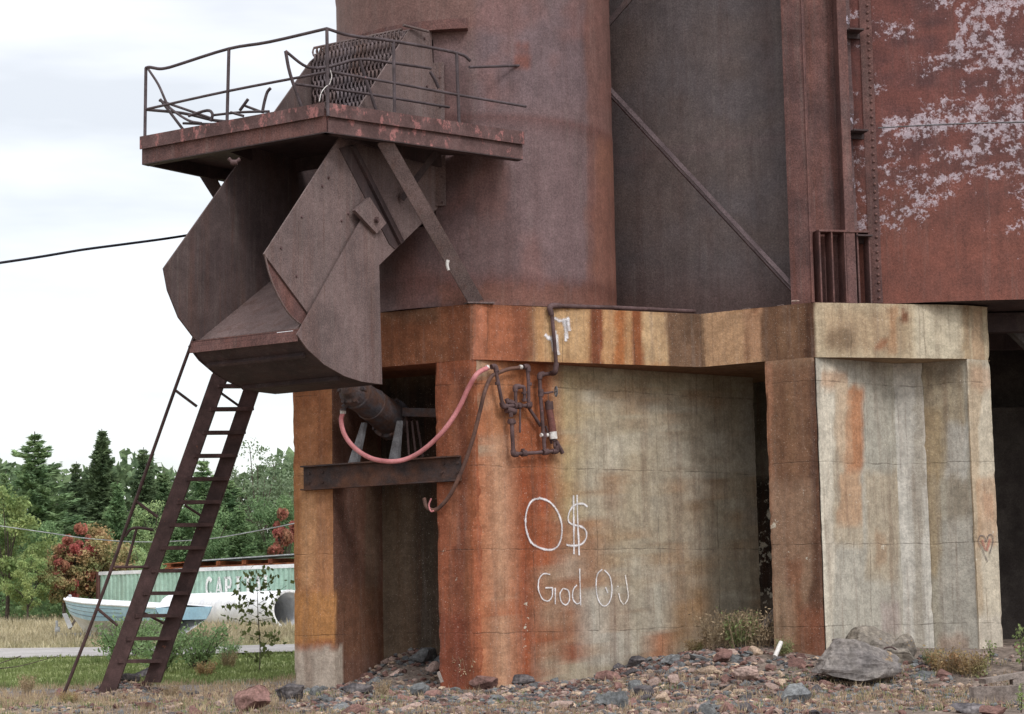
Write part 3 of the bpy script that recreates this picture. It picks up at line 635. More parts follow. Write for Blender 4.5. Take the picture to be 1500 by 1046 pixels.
# rivet row
def tank_at(px, z, dr=0.0):
    lo, hi = -math.pi, 0
    for _ in range(50):
        a = (lo + hi) / 2; p = np.array([[TC.x + TR * math.cos(a), TC.y + TR * math.sin(a), z]])
        if project(p)[0][0] < px: lo = a
        else: hi = a
    return V(TC.x + (TR + dr) * math.cos(a), TC.y + (TR + dr) * math.sin(a), z), a
_, aR = tank_at(1288, ZT + .1)
z = ZT + .12; rv = MB().ball((0, 0, 0), .024, 5).mesh('rivet', M_COL)
while z < ZT + 6.6:
    o = bpy.data.objects.new('rivet', rv); COL.objects.link(o); o.parent = big; o.location = V(TC.x + (TR + .02) * math.cos(aR), TC.y + (TR + .02) * math.sin(aR), z) - big.location; z += .118
mb = MB()
pts = []
for da, dr in ((-.014, .008), (-.014, .02), (.006, .02), (.006, .008)):
    a = aR + da; pts.append(V(TC.x + (TR + dr) * math.cos(a), TC.y + (TR + dr) * math.sin(a), ZT + .04))
mb.prism(pts, (0, 0, ZTOP - ZT)); mb.build('lap_strip', M_COL, big)
# bead of the horizontal seam
mb = MB(); mb.tube([V(TC.x + (TR + .012) * math.cos(a), TC.y + (TR + .012) * math.sin(a), zseam) for a in np.linspace(aR + .01, aR + .45, 40)], .010, 6); mb.build('seam', M_GREY, big)

# ---------------------------------------------------------------- corner column between silo and tank
colm = thing('steel_column', 'built up red brown steel column with ribbed foot on the concrete pier', 'column', (M.x, M.y, ZT))
mb0 = V(M.x, M.y) + V(.04, .12)
md = V(Nn.x - M.x, Nn.y - M.y).normalized(); mn = V(-md.y, md.x)
zc = ZT + .02; HH = ZTOP - zc + .5
def plate(mb, p, q, th, z0=zc, h=HH):
    d = V(q.x - p.x, q.y - p.y).normalized(); n = V(-d.y, d.x) * th; mb.prism([V(p.x, p.y, z0), V(q.x, q.y, z0), V(q.x, q.y, z0) + n, V(p.x, p.y, z0) + n], (0, 0, h))
pA = onp(1171, 430, *vplane(mb0, mb0 + kd)); pA = V(pA.x, pA.y)
mb = MB(); plate(mb, pA - kd * .14, mb0, .03); mb.build('flange', M_COL, colm)
f2 = mb0 + mn * .22
mb = MB(); plate(mb, mb0 + md * .004 + mn * .004, f2 + md * .004, .03); mb.build('flange', M_COL, colm)
mb = MB(); plate(mb, mb0 - kd * .08 + mn * .26, mb0 + md * .66 + mn * .26, .03); mb.build('web', M_COL, colm)
e0 = mb0 + md * .62
mb = MB(); plate(mb, e0 + mn * .03, e0 + mn * .24, .03); plate(mb, e0 + mn * .0 - md * .06, e0 + md * .09 + mn * .0, .028); mb.build('flange', M_COL, colm)
zs_ = onp(1230, 338, mb0, V(0, -1, 0)).z
mb = MB(); mb.prism([V(*(mb0 + md * .12 - mn * .02).xy, zs_), V(*(mb0 + md * .96 - mn * .02).xy, zs_), V(*(mb0 + md * .96 + mn * .24).xy, zs_), V(*(mb0 + md * .12 + mn * .24).xy, zs_)], (0, 0, .03)); mb.build('shelf', M_COL, colm)
for t in (.14, .34, .55, .76, .95):
    p = mb0 + md * t; mb = MB(); plate(mb, p - mn * .01, p + mn * .24, .022, zc, zs_ - zc - .003); mb.build('rib', M_COL, colm)
mb = MB(); plate(mb, mb0 + md * .92 + mn * .26, mb0 + md * .99 + mn * .28, .03); mb.build('edge_angle', M_COL, colm)
mb = MB(); mb.prism([V(*(pA - kd * .3).xy, zc), V(*(mb0).xy, zc), V(*(mb0 + md * .9).xy, zc), V(*(mb0 + md * .9 + mn * .4).xy, zc), V(*(pA - kd * .3 + mn * .4).xy, zc)], (0, 0, -.016)); mb.build('base_plate', M_COL, colm)
for zpx in (38, 187, 342):
    zz_ = onp(1268, zpx, mb0, V(0, -1, 0)).z
    p = mb0 + md * .74; mb = MB(); mb.box((p.x + .09, p.y + .12, zz_), md * .12, mn * .16, V(0, 0, .012)); mb.box((p.x + .09, p.y + .2, zz_ - .05), md * .12, mn * .012, V(0, 0, .04)); mb.build('bracket', M_STEEL_D, colm)
mb = MB(); plate(mb, mb0 + md * .60 + mn * .245, mb0 + md * .99 + mn * .245, .01); o = mb.build('cover_strip', material('strip_steel', C(110, 84, 82), C(92, 70, 70), chip=C(180, 170, 186), chip_amt=.42, chip_scale=3), colm)

M_STRUT = material('dark_strut_steel', C(98, 82, 84), C(80, 66, 68), scale=2, mottle=.15, fine=.3, bump=.3, bscale=45)
# struts between silo and column
sa = ony(893, 130, 32.2); sb = onz(1166, 424, ZT + .25); sb = ony(1166, 424, 30.85)
mb = MB(); dd = (sb - sa).normalized(); mb.bar(sa - dd * .3, sb, .065, .03, up=(0, -1, 0)); mb.bar(sa - dd * .3 + V(-.04, .06, -.04), sb + V(-.04, .06, -.04), .02, .09, up=(0, -1, 0))
single('diagonal_strut', mb, M_STRUT, 'long dark angle strut running down from the silo to the column foot', 'strut')
mb = MB(); mb.bar(ony(860, 70, 32.3), ony(960, -45, 31.9), .09, .085, up=(0, -1, 0))
single('diagonal_strut', mb, M_STEEL_D, 'short visible end of a dark strut at the top edge right of the silo', 'strut')

# ---------------------------------------------------------------- chute with gate
nC = V(-cw.y, cw.x); nC = cw  # plane normal of the side plates
chute = thing('loading_chute', 'open brown steel loading chute with side plates sloping down from the silo', 'chute', (A0.x, A0.y, ZT + 1))
def onN(px, py, off=0.0): return onp(px, py, A0 - cw * off, cw)          # near side plate
def onFar(px, py, off=0.0): return onp(px, py, A0 + cw * (CW + off), cw)  # far side plate
npts = [(600, 43), (632, 45), (643, 303), (558, 386), (455, 470), (449, 456), (387, 372)]
mb = MB(); mb.prism([onN(*p) for p in npts], cw * .025); near = mb.build('side_plate', M_STEEL, chute)
fpts = [(478, 70), (455, 90), (350, 238), (240, 393), (246, 425), (262, 465), (284, 494)]
fp = [onFar(*p) for p in fpts]
low1, low2 = onN(441, 481), onN(643, 303)
fp += [low1 + cw * CW + V(0, 0, -.10), low2 + cw * CW + V(0, 0, -.10)]; fp += [V(*(onN(620, 45) + cw * CW).xy, fp[0].z + .1)]
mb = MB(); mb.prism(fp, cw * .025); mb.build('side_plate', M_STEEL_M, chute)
mb = MB(); mb.prism([low1 + cw * .03 + cd * .07 + V(0, 0, -.03), low2 + cw * .03, low2 + cw * (CW + .015), low1 + cw * (CW + .015) + cd * .07 + V(0, 0, -.03)], (0, 0, .025)); mb.build('floor_plate', M_STEEL, chute)
# curved inner lip at the mouth
lc = [onN(*p, -.03) for p in ((388, 373), (395, 402), (407, 432), (424, 460), (444, 478))]
mb = MB(); mb.prism(catmull(lc, 4) + [onN(456, 472, -.03), onN(448, 452, -.03)], cw * .02); mb.build('lip', M_COL, chute)
mb = MB(); mb.tube(catmull([onN(*p, -.01) for p in ((388, 373), (395, 402), (407, 432), (424, 460), (444, 478))], 4), .012, 5); mb.build('edge_strip', M_STEEL, chute)
# stiffening angle on the near plate, its box bracket
def strip(mb, pts, off, th): mb.prism([onN(*p, off + th) for p in pts], cw * th)
mb = MB(); strip(mb, [(497, 217), (516, 212), (588, 355), (579, 365), (571, 358)], .0, .012)
mb.prism([onN(*p, .02) for p in ((512, 214), (517, 212), (589, 354), (584, 358))], -cw * .045); mb.build('angle_bar', M_STEEL_D, chute)
mb = MB(); strip(mb, [(520, 308), (542, 289), (566, 327), (552, 342)], .075, .06); mb.build('pivot_bracket', M_STEEL, chute)
mb = MB(); mb.lathe(onN(551, 322, .135), -cw, [(0, .045), (.03, .045)], 6); mb.lathe(onN(551, 322, .165), -cw, [(0, .025), (.04, .025)], 10); mb.build('pivot_bolt', M_PIPE, chute)
for (x, y) in ((682, 158), (658, 190), (580, 308), (500, 427), (758, 295), (732, 323), (560, 535), (850, 202), (922, 337)):
    mb = MB(); mb.lathe(onN(220 + x / 2.615, 200 + y / 2.615, 0), -cw, [(0, .022), (.02, .018)], 6); mb.build('bolt', M_PIPE, chute)
for (x, y) in ((603, 137), (617, 398), (600, 640)):
    mb = MB(); mb.lathe(onN(460 + x / 3.735, 20 + y / 3.735, 0), -cw, [(0, .022), (.02, .018)], 6); mb.build('bolt', M_PIPE, chute)
# vertical angle where plate meets the silo
mb = MB(); a_, b_ = onN(634, 92, .0), onN(642, 303, .0); e = V(.86, -.12).normalized()
mb.prism([V(a_.x, a_.y, b_.z) - cw * .0, V(a_.x, a_.y, b_.z) + e * .17, V(a_.x, a_.y, b_.z) + e * .17 + V(0, .02), V(a_.x, a_.y, b_.z) + V(0, .03)], (0, 0, a_.z - b_.z)); mb.build('wall_flange', M_STEEL, chute)
for py in (112, 155, 192, 258, 296):
    c = V(a_.x, a_.y, ony(660, py, 30.2).z) + e * .11; mb = MB(); mb.lathe(c, (-.1, -1, 0), [(0, .022), (.02, .018)], 6); mb.build('bolt', M_PIPE, chute)

gate = thing('chute_gate', 'swung down curved gate with a fan shaped side plate under the chute mouth', 'gate', onN(551, 322, .06))
arc = [(435, 490), (450, 511), (475, 534), (505, 551), (530, 559), (560, 563)]
gp_ = [(532, 318), (536, 322), (552, 343), (557, 385)]
mb = MB(); mb.prism([onN(*p, .07) for p in [(529, 322)] + arc + [(555, 372), (553, 345), (537, 325)]], cw * .02); mb.build('side_plate', M_STEEL, gate)
arc3 = [onN(*p, .045) for p in arc]; WD = CW + .18
far_sector = [p + cw * WD for p in [onN(529, 322, .07)] + [onN(*p, .07) for p in arc] + [onN(555, 372, .07)]]
mb = MB(); mb.prism(far_sector, cw * .02); mb.build('side_plate', M_STEEL_D, gate)
A_ = catmull(arc3, 4); vv = []
for p in A_: vv += [p, p + cw * (WD - .02)]
ks = len(A_)
# two-sided pan with thickness, made of three facets
mb = MB(); ctr = onN(551, 322, .045); inn = []
for p in A_:
    d = (ctr - p).normalized(); inn += [p + d * .02, p + d * .02 + cw * (WD - .02)]
mb.add(vv + inn, [(2 * i, 2 * i + 2, 2 * i + 3, 2 * i + 1) for i in range(ks - 1)] + [(2 * ks + 2 * i, 2 * ks + 2 * i + 1, 2 * ks + 2 * i + 3, 2 * ks + 2 * i + 2) for i in range(ks - 1)] + [(0, 1, 2 * ks + 1, 2 * ks)]); mb.build('curved_pan', M_STEEL_D, gate)
mb = MB(); a_ = onN(436, 484, .05); b_ = a_ + cw * (WD - .01); hz_ = V(cd.x, cd.y, 0)
mb.prism([a_, b_, b_ + V(0, 0, -.15) + hz_ * .02, a_ + V(0, 0, -.15) + hz_ * .02], -hz_ * .02)
mb.prism([a_ + V(0, 0, .005), b_ + V(0, 0, .005), b_ + V(0, 0, .03) - hz_ * .14, a_ + V(0, 0, .03) - hz_ * .14], (0, 0, .015)); mb.build('lip_channel', M_COL, gate)
for t in (5, 12):
    p = A_[t]; d = (p - ctr).normalized(); mb = MB(); mb.bar(p + d * .03 + cw * .1, p + d * .03 + cw * (WD - .1), .05, .06, up=d); mb.build('stiffener', M_STEEL_D, gate)

# chains hanging in the doorway
cur = thing('chain_curtain', 'curtain of heavy rusty chains hanging in the silo doorway behind the railing', 'chain curtain', V(*(onN(560, 150) + cw * .6).xy, 8))
zrod = ony(560, 42, 29.9).z
def chain(px, plane_s, ztop, zbot, k):
    mb = MB(); z = ztop; i = 0; base_ = A0 + cd * plane_s + cw * px
    while z > zbot:
        u = (cw * .85 + cd * .5).normalized() if i % 2 == 0 else (cd * .85 - cw * .5).normalized(); pts = []
        hw, hh = .036, .070
        for q in range(10):
            a = 2 * math.pi * q / 10; pts.append(V(base_.x, base_.y, z) + u * hw * math.cos(a) + V(0, 0, hh * math.sin(a) * (1.0)))
        # closed ring
        n = 5; vs = []; r = .017
        for q in range(10):
            t = (pts[(q + 1) % 10] - pts[q - 1]).normalized(); c = V(base_.x, base_.y, z); o1 = (pts[q] - c).normalized(); o2 = t.cross(o1).normalized()
            vs += [pts[q] + (o1 * math.cos(2 * math.pi * s / n) + o2 * math.sin(2 * math.pi * s / n)) * r for s in range(n)]
        mb.add(vs, [(q * n + s, q * n + (s + 1) % n, ((q + 1) % 10) * n + (s + 1) % n, ((q + 1) % 10) * n + s) for q in range(10) for s in range(n)], True)
        z -= .108; i += 1
    return mb
ztopc = onN(600, 50).z - .02
nr = 0
for row, (s, dz) in enumerate(((.72, 0), (.52, .0), (.34, .02))):
    z_t = ztopc + dz + .03 * row
    mb = MB(); p1 = A0 + cd * s + cw * .04; p2 = A0 + cd * s + cw * (CW - .05)
    mb.tube([V(p1.x, p1.y, z_t + .07), V(p2.x, p2.y, z_t + .07)], .02, 8); mb.build('hanger_rod', M_STEEL, cur)
    for i in range(23):
        chain(.07 + i * .074 + row * .03, s, z_t, ztopc - 1.45, 0).build('chain', M_CHAIN, cur); nr += 1
mb = MB(); p1 = A0 + cd * .3; mb.tube([V(*(A0 + cd * .75).xy, ztopc + .12) , V(*(A0 + cd * .25 - cw * .1).xy, ztopc + .12)], .022); mb.build('hook_bar', M_STEEL, cur)

# ---------------------------------------------------------------- platform
Cp = ony(477, 151, 27.7); ZP = Cp.z; Lp = onz(208, 201, ZP); Rp = onz(765, 194, ZP)
plat = thing('platform', 'steel platform with flaking pink paint around the head of the chute', 'platform', (Cp.x, Cp.y, ZP))
cl = V(Lp.x - Cp.x, Lp.y - Cp.y).normalized(); cr = V(Rp.x - Cp.x, Rp.y - Cp.y).normalized()
nl = V(-cl.y, cl.x); nl = nl if nl.y > 0 else -nl; nr_ = V(-cr.y, cr.x); nr_ = nr_ if nr_.y > 0 else -nr_
def fascia(a, b, inn, z0, z1, off, th=.02, name='fascia', mat=M_PINK):
    mb = MB(); a = V(a.x, a.y, z0) - inn * off; b = V(b.x, b.y, z0) - inn * off; mb.prism([a, b, b + inn * th, a + inn * th], (0, 0, z1 - z0)); return mb.build(name, mat, plat)
def plan(p, z): return V(p.x, p.y, z)
tj = 1.0
fascia(Lp, Cp + nl * 0, nl, ZP - .19, ZP, .05, name='toe_plate'); fascia(Cp + cr * .03, Rp, nr_, ZP - .191, ZP - .001, .05, name='toe_plate')
fascia(Lp, Cp, nl, ZP - .40, ZP - .10, .0, mat=M_COL); fascia(Cp + cr * .03, Rp, nr_, ZP - .401, ZP - .103, .0)
nearf = A0 + cd * 1.05; farf = A0 + cw * (CW + .03) + cd * 1.05
Lb = V(-2.75, 33.0); Nb = A0 + cd * .02 - cw * .04; Fb = A0 + cw * (CW + .05) + cd * -.9
dz = ZP - .21
i1 = V(Cp.x, Cp.y) + (nl + nr_).normalized() * .03
deck = [V(Lp.x, Lp.y) + nl * .03, i1, V(Rp.x, Rp.y) + nr_ * .03, V(-.1, 30.4), Nb - cw * .02, nearf - cw * .05, farf + cw * .04, Fb + cw * .04, Lb]
mb = MB(); mb.prism([plan(p, dz) for p in deck], (0, 0, .012)); mb.build('deck', M_STEEL_D, plat)
# bottom flanges and joists
for a, b, inn in ((Lp, Cp, nl), (Cp, Rp, nr_)):
    mb = MB(); mb.prism([plan(a, ZP - .415) + inn * .0, plan(b, ZP - .415), plan(b, ZP - .415) + inn * .14, plan(a, ZP - .415) + inn * .14], (0, 0, .012)); mb.build('bottom_flange', M_STEEL_D, plat)
for p, q_ in ((V(Lp.x, Lp.y) + nl * .05, Lb), (nearf - cw * .1, Nb - cw * .08), (V(Cp.x, Cp.y) + (nl + nr_).normalized() * .06, nearf - cw * .12), (farf + cw * .1, Fb + cw * .1), (nearf + cd * .05, farf + cd * .05), (V(Cp.x, Cp.y).lerp(V(Lp.x, Lp.y), .55) + nl * .06, farf + cw * .2)):
    mb = MB(); mb.bar(plan(p, ZP - .305), plan(q_, ZP - .305), .05, .20); mb.build('joist', M_STEEL_D, plat)
# rail planes
def onL(px, py, off=0.0): return onp(px, py, V(Cp.x, Cp.y) + nl * (.0 - off), nl)
def onRt(px, py, off=0.0): return onp(px, py, V(Cp.x, Cp.y) + nr_ * (.0 - off), nr_)
def z1_(x, y): return (180 + x / 3.735, 20 + y / 3.735)
def z2_(x, y): return (460 + x / 3.735, 20 + y / 3.735)
def tubes(name, lst, zf, plane, off, r, parent, sp=4, mat=M_RAIL):
    for pts in lst:
        mb = MB(); mb.tube([plane(*zf(*p), off) for p in pts], r, 8, sp if len(pts) > 2 else 0); mb.build(name, mat, parent)
rail = thing('guard_rail', 'bent pipe guard rail along the outer edges of the steel platform', 'railing', (Cp.x, Cp.y, ZP))
rr = .024
tubes('top_rail', [[(125, 298), (145, 293), (200, 302), (245, 296), (300, 280), (580, 192), (800, 155), (1115, 82)]], z1_, onL, .0, rr, rail)
tubes('middle_rail', [[(120, 525), (570, 425), (1115, 320)]], z1_, onL, 0, rr * .85, rail)
tubes('post', [[(126, 298), (120, 700)], [(580, 195), (570, 590)], [(1116, 82), (1122, 560)]], z1_, onL, 0, rr, rail)
tubes('top_rail', [[(70, 82), (200, 120), (430, 150), (780, 215), (855, 258)]], z2_, onRt, 0, rr, rail)
tubes('middle_rail', [[(90, 318), (440, 380), (790, 445), (1160, 508)]], z2_, onRt, 0, rr * .85, rail)
tubes('post', [[(435, 155), (442, 590)], [(780, 220), (795, 630)]], z2_, onRt, 0, rr, rail)
inner = thing('guard_rail', 'buckled inner pipe rail close in front of the chains', 'railing', (Cp.x, Cp.y + .6, ZP))
tubes('rail', [[(-190 - 0 , 205 - 40 + 20), (-95, 258), (-30, 278), (40, 275), (90, 290), (250, 250), (430, 270), (640, 300)][0:0] or [(90, 290), (250, 250), (430, 270), (640, 300)]], z2_, onRt, -.45, rr * .9, inner, 6)
tubes('rail', [[(890, 205), (985, 280), (1050, 298), (1136, 290)]], z1_, onRt, -.45, rr * .9, inner)
tubes('rail', [[(90, 410), (330, 445), (740, 512)]], z2_, onRt, -.45, rr * .85, inner, 3)
tubes('rail', [[(945, 385), (1110, 408), (1136, 411)]], z1_, onRt, -.45, rr * .85, inner, 3)
tubes('post', [[(890, 205), (915, 330), (980, 520)]], z1_, onRt, -.45, rr, inner)
tubes('post', [[(250, 255), (340, 530)], [(635, 318), (660, 360), (682, 408)]], z2_, onRt, -.45, rr, inner)
wreck = thing('guard_rail', 'collapsed tangle of broken pipe rails lying at the left end of the platform', 'railing', (Lp.x + .9, Lp.y + .3, ZP - .2))
for j, pts in enumerate([[(140, 305), (195, 390), (240, 490), (275, 530), (360, 585), (430, 600)], [(205, 470), (330, 635)], [(200, 475), (360, 530), (490, 575)], [(125, 525), (330, 545), (480, 580), (560, 590)],
     [(330, 600), (530, 606)], [(360, 560), (460, 530), (490, 550), (480, 590)], [(500, 555), (640, 540), (800, 535)], [(640, 530), (685, 468)], [(670, 505), (750, 535)], [(762, 545), (775, 480), (790, 430), (808, 408)], [(590, 540), (660, 560)]]):
    tubes('broken_pipe', [pts], z1_, onL, -.25 - .07 * (j % 5), rr * (.95 if j % 2 else .8), wreck, 4)
mb = MB(); mb.tube([onRt(*z2_(850, 293), -.2), onRt(*z2_(1165, 283), -.6)], rr * .85); single('stub_pipe', mb, M_RAIL, 'short loose pipe stub sticking out of the silo beyond the rail', 'pipe')
mb = MB(); mb.tube([onRt(*z1_(*p), .05) for p in ((1135, 308), (1142, 345), (1130, 385), (1108, 402), (1085, 435), (1075, 480))], .006, 5, 4)
single('string', mb, M_WHITE, 'thin white string tied to the corner post of the platform rail', 'string')
# braces below the platform
def brace(label, pts_a, pts_b, w_, h_, mat=M_STEEL):
    mb = MB(); d = (pts_b - pts_a).normalized(); u = V(0, -1, 0)
    mb.bar(pts_a, pts_b, w_, .02, up=u); mb.bar(pts_a + d.cross(u).normalized() * w_ / 2 + V(0, .05, 0), pts_b + d.cross(u).normalized() * w_ / 2 + V(0, .05, 0), .018, .1, up=u); mb.bar(pts_a - d.cross(u).normalized() * w_ / 2 + V(0, .05, 0), pts_b - d.cross(u).normalized() * w_ / 2 + V(0, .05, 0), .018, .1, up=u)
    return single('brace', mb, mat, label, 'brace')
pb_top = onRt(562, 205, -.1); pb_bot = V(C0.x + .06, C0.y + .08, ZT + .03)
br = brace('long channel brace from the platform down to the concrete corner', pb_top, pb_bot, .2, .1)
mb = MB(); mb.box((C0.x + .1, C0.y + .12, ZT + .02), V(.2, .05, 0), V(-.03, .1, 0), V(0, 0, .012)); single('foot_plate', mb, M_STEEL, 'small steel foot plate of the long brace on the concrete corner', 'plate')
mb = MB(); mb.bar(onRt(640, 222, -.5), onN(588, 292, .05), .09, .05, up=(0, -1, 0)); single('brace', mb, M_STEEL_D, 'short brace from the platform to the near side plate of the chute', 'brace')
mb = MB(); a_ = onL(287, 250, -.4); mb.prism([ony(285, 247, 30.6), ony(345, 252, 30.9), ony(352, 266, 30.9), ony(318, 262, 30.7), ony(350, 322, 30.9), ony(335, 326, 30.9)], (0, .06, 0)); single('brace', mb, M_STEEL_D, 'dark gusset brace under the left end of the platform', 'brace')
mb = MB(); mb.tube([ony(x, y, 28.1) for x, y in ((335, 232), (342, 240), (352, 233))], .03, 6); mb.tube([ony(338, 238, 28.1), ony(348, 238, 28.1)], .04, 6)
single('shackle', mb, M_PIPE, 'small rusty shackle on the far plate of the chute under the platform', 'shackle')

# ---------------------------------------------------------------- stair ladder
lad = thing('ship_ladder', 'steep rusty steel ladder leaning up behind the chute gate', 'ladder', gp(150, 1010))
def onLd(px, py, off=0.0): return onp(px, py, V(-6.3, 31.2) + V(0, -off, 0), V(.03, -1, -.055).normalized())
def strp(mb, a, b, w0, w1, off, dep):
    P = [onLd(a[0] - w0 / 2, a[1], off), onLd(a[0] + w0 / 2, a[1], off), onLd(b[0] + w1 / 2, b[1], off), onLd(b[0] - w1 / 2, b[1], off)]
    mb.prism(P, (0, dep, 0))
# left stringer as channel, right stringer further back
mb = MB(); strp(mb, (156, 1016), (322, 548), 25, 22, 0, .015); strp(mb, (146, 1016), (311.6, 548), 3, 3, -.015, .09); strp(mb, (167, 1016), (332, 548), 3, 3, -.015, .09); 
strp(mb, (322, 548), (405, 310), 22, 20, 0, .015); mb.build('stringer', M_LAD, lad)
mb = MB(); strp(mb, (222, 1000), (373, 552), 24, 21, -.45, .015); strp(mb, (233, 1000), (384, 552), 3, 3, -.465, .09); strp(mb, (373, 552), (452, 320), 21, 19, -.45, .015); mb.build('stringer', M_LAD, lad)
ry = [125, 197, 268, 339, 410, 480, 550, 620, 689, 758, 828, 897]
lx = [520, 498, 470, 447, 419, 395, 368, 341, 315, 290, 264, 239]; rx_ = [640, 615, 590, 565, 540, 515, 490, 466, 438, 412, 385, 360]
for y, a, b in zip(ry, lx, rx_):
    pa = onLd(60 + (a - 8) / 2.0925, 540 + y / 2.0925, -.03); pb = onLd(60 + (b + 4) / 2.0925, 540 + (y - 1) / 2.0925, -.45)
    mb = MB(); mb.bar(pa + V(0, 0, 0), pb, .19, .055); mb.build('rung', M_LAD, lad)
for i in range(1, 7):
    y = 125 - 71 * i; pa = onLd(60 + (520 + 25 * i - 8) / 2.0925, 540 + y / 2.0925, -.03); pb = onLd(60 + (640 + 25 * i + 4) / 2.0925, 540 + y / 2.0925, -.45)
    mb = MB(); mb.bar(pa, pb, .19, .055); mb.build('rung', M_LAD, lad)
lr = thing('ladder_rail', 'long pipe handrail on the outer left side of the ladder', 'handrail', gp(96, 1015))
def z5(x, y): return (60 + x / 2.0925, 540 + y / 2.0925)
def tl(name, pts, off, r, par, sp=4): 
    mb = MB(); mb.tube([onLd(*p, off) for p in pts], r, 8, sp if len(pts) > 2 else 0); mb.build(name, M_LAD, par)
tl('rail', [z5(68, 1003), z5(172, 735), z5(290, 405), z5(410, 65), (290, 478), (322, 395)], .02, .026, lr, 5)
for a, b in (((172, 735), (235, 788)), ((290, 405), (358, 455)), ((410, 65), (478, 116))): tl('post', [z5(*a), z5(*b)], .015, .022, lr)
tl('loop', [z5(258, 515), z5(272, 495), z5(295, 488), z5(345, 494)], .02, .022, lr); tl('loop', [z5(225, 608), z5(330, 608)], .02, .022, lr, 0); tl('loop', [z5(293, 492), z5(262, 605)], .02, .022, lr, 0)
lr2 = thing('ladder_rail', 'pipe handrail glimpsed between the rungs on the far side of the ladder', 'handrail', gp(172, 995))
tl('rail', [z5(222, 955), z5(350, 610), z5(440, 375), z5(540, 90), (350, 520)], -.5, .024, lr2, 0)
for a, b in (((298, 740), (385, 785)), ((440, 418), (505, 460)), ((545, 70), (615, 120))): tl('post', [z5(*a), z5(*b)], -.5, .02, lr2)

# ---------------------------------------------------------------- I-beam, vibrator, hoses
ib = thing('steel_beam', 'black rusted steel beam bolted across the opening in the concrete', 'beam', onF(560, 700, .1))
a_, b_ = onF(446, 701, .02), onF(676, 686, .02); h = .165
mb = MB(); o_ = -nF * 0
mb.prism([a_ + V(0, 0, h), b_ + V(0, 0, h), b_ - V(0, 0, h), a_ - V(0, 0, h)], nF * .025); mb.build('web', M_BEAM, ib)
for s in (1, -1):
    mb = MB(); mb.prism([a_ + V(0, 0, s * h), b_ + V(0, 0, s * h), b_ + V(0, 0, s * h) + nF * .12, a_ + V(0, 0, s * h) + nF * .12], (0, 0, s * .022)); mb.build('flange', M_BEAM, ib)
for (x, y) in ((453, 694), (453, 707), (473, 692), (473, 706), (648, 692), (671, 691), (650, 679), (671, 678)):
    mb = MB(); mb.lathe(onF(x, y, .045), nF, [(0, .025), (.022, .02)], 6); mb.build('bolt', M_BEAM, ib)
mot = thing('rotary_feeder', 'grimy cast iron cylinder machine tilted in the opening above the beam', 'machine', onF(570, 676, -.3))
def z4(x, y): return (420 + x / 3.409, 520 + y / 3.409)
ma = onF(*z4(345, 190), .35); mbp = onF(*z4(535, 330), -.75); ax = (mbp - ma).normalized(); Lm = (mbp - ma).length
mb = MB(); mb.lathe(ma, ax, [(-.02, .2), (0, .25), (.04, .25), (.05, .23), (Lm * .38, .24), (Lm * .385, .255), (Lm * .42, .255), (Lm * .43, .25), (Lm * .95, .27), (Lm, .24)], 32); mb.build('barrel', M_MOTOR, mot)
mb = MB(); mb.lathe(ma - ax * .26, ax, [(0, .06), (.02, .12), (.1, .16), (.12, .21), (.16, .22), (.24, .23)], 20)
for k in range(6):
    a = k * math.pi / 3; u = ax.cross(V(0, 0, 1)).normalized(); v_ = ax.cross(u); mb.lathe(ma - ax * .16 + (u * math.cos(a) + v_ * math.sin(a)) * .21, ax, [(0, .03), (.1, .03)], 8)
mb.build('end_cap', M_MOTOR, mot)
mb = MB(); mb.lathe(ma + ax * Lm * .88, ax, [(0, .32), (.05, .32)], 28); mb.lathe(ma + ax * (Lm * .88 + .07), ax, [(0, .32), (.05, .32)], 28)
for k in range(10):
    a = k * math.pi / 5; u = ax.cross(V(0, 0, 1)).normalized(); v_ = ax.cross(u); mb.lathe(ma + ax * (Lm * .85) + (u * math.cos(a) + v_ * math.sin(a)) * .30, ax, [(0, .025), (.2, .025)], 6)
mb.build('collar', M_MOTOR, mot)
mb = MB(); e = onF(*z4(282, 262), .45); mb.tube([ma - ax * .08 - V(0, 0, .12), e], .04, 10); mb.lathe(e - V(0, 0, .02), (0, 0, -1), [(0, .045), (.03, .045)], 10); mb.build('inlet', M_MOTOR, mot)
for (tx, ty, bx, by, off) in ((395, 340, 345, 540, .1), (572, 330, 548, 520, -.1)):
    p, q_ = onF(*z4(tx, ty), off - .2), onF(*z4(bx, by), off - .1); mb = MB(); mb.prism([p - dF * .03, p + dF * .03, q_ + dF * .09, q_ - dF * .07], nF * .08); mb.build('leg', M_GREY, mot)
mb = MB(); p = onF(*z4(585, 285), -.55); mb.bar(p, onF(*z4(760, 290), -.55), .09, .13); mb.build('mount_bar', M_MOTOR, mot)
for k in range(3): mb = MB(); mb.bar(onF(*z4(600 + 25 * k, 330), -.5), onF(*z4(612 + 35 * k, 520), -.4), .03, .03, up=(0, -1, 0)); mb.build('rod', M_LAD, mot)
single('pink_hose', MB().tube([onF(*z4(*p), .42) for p in ((281, 285), (272, 330), (290, 400), (340, 465), (420, 515), (520, 532))] + [onF(*z4(*p), .30) for p in ((610, 515), (700, 460), (790, 370))] + [onF(*z4(*p), .22) for p in ((860, 265), (905, 170), (950, 95))] + [onW(*z4(1003, 64), .13)], .036, 10, 6), M_HOSE,
       'thick pink hose looping from the machine to the pipes on the wall', 'hose')
single('hose_clamp', MB().lathe(onF(*z4(281, 284), .42), (0, 0, 1), [(-.03, .045), (.03, .045)], 12), M_WHITE, 'bright clamp on the lower end of the pink hose', 'clamp')
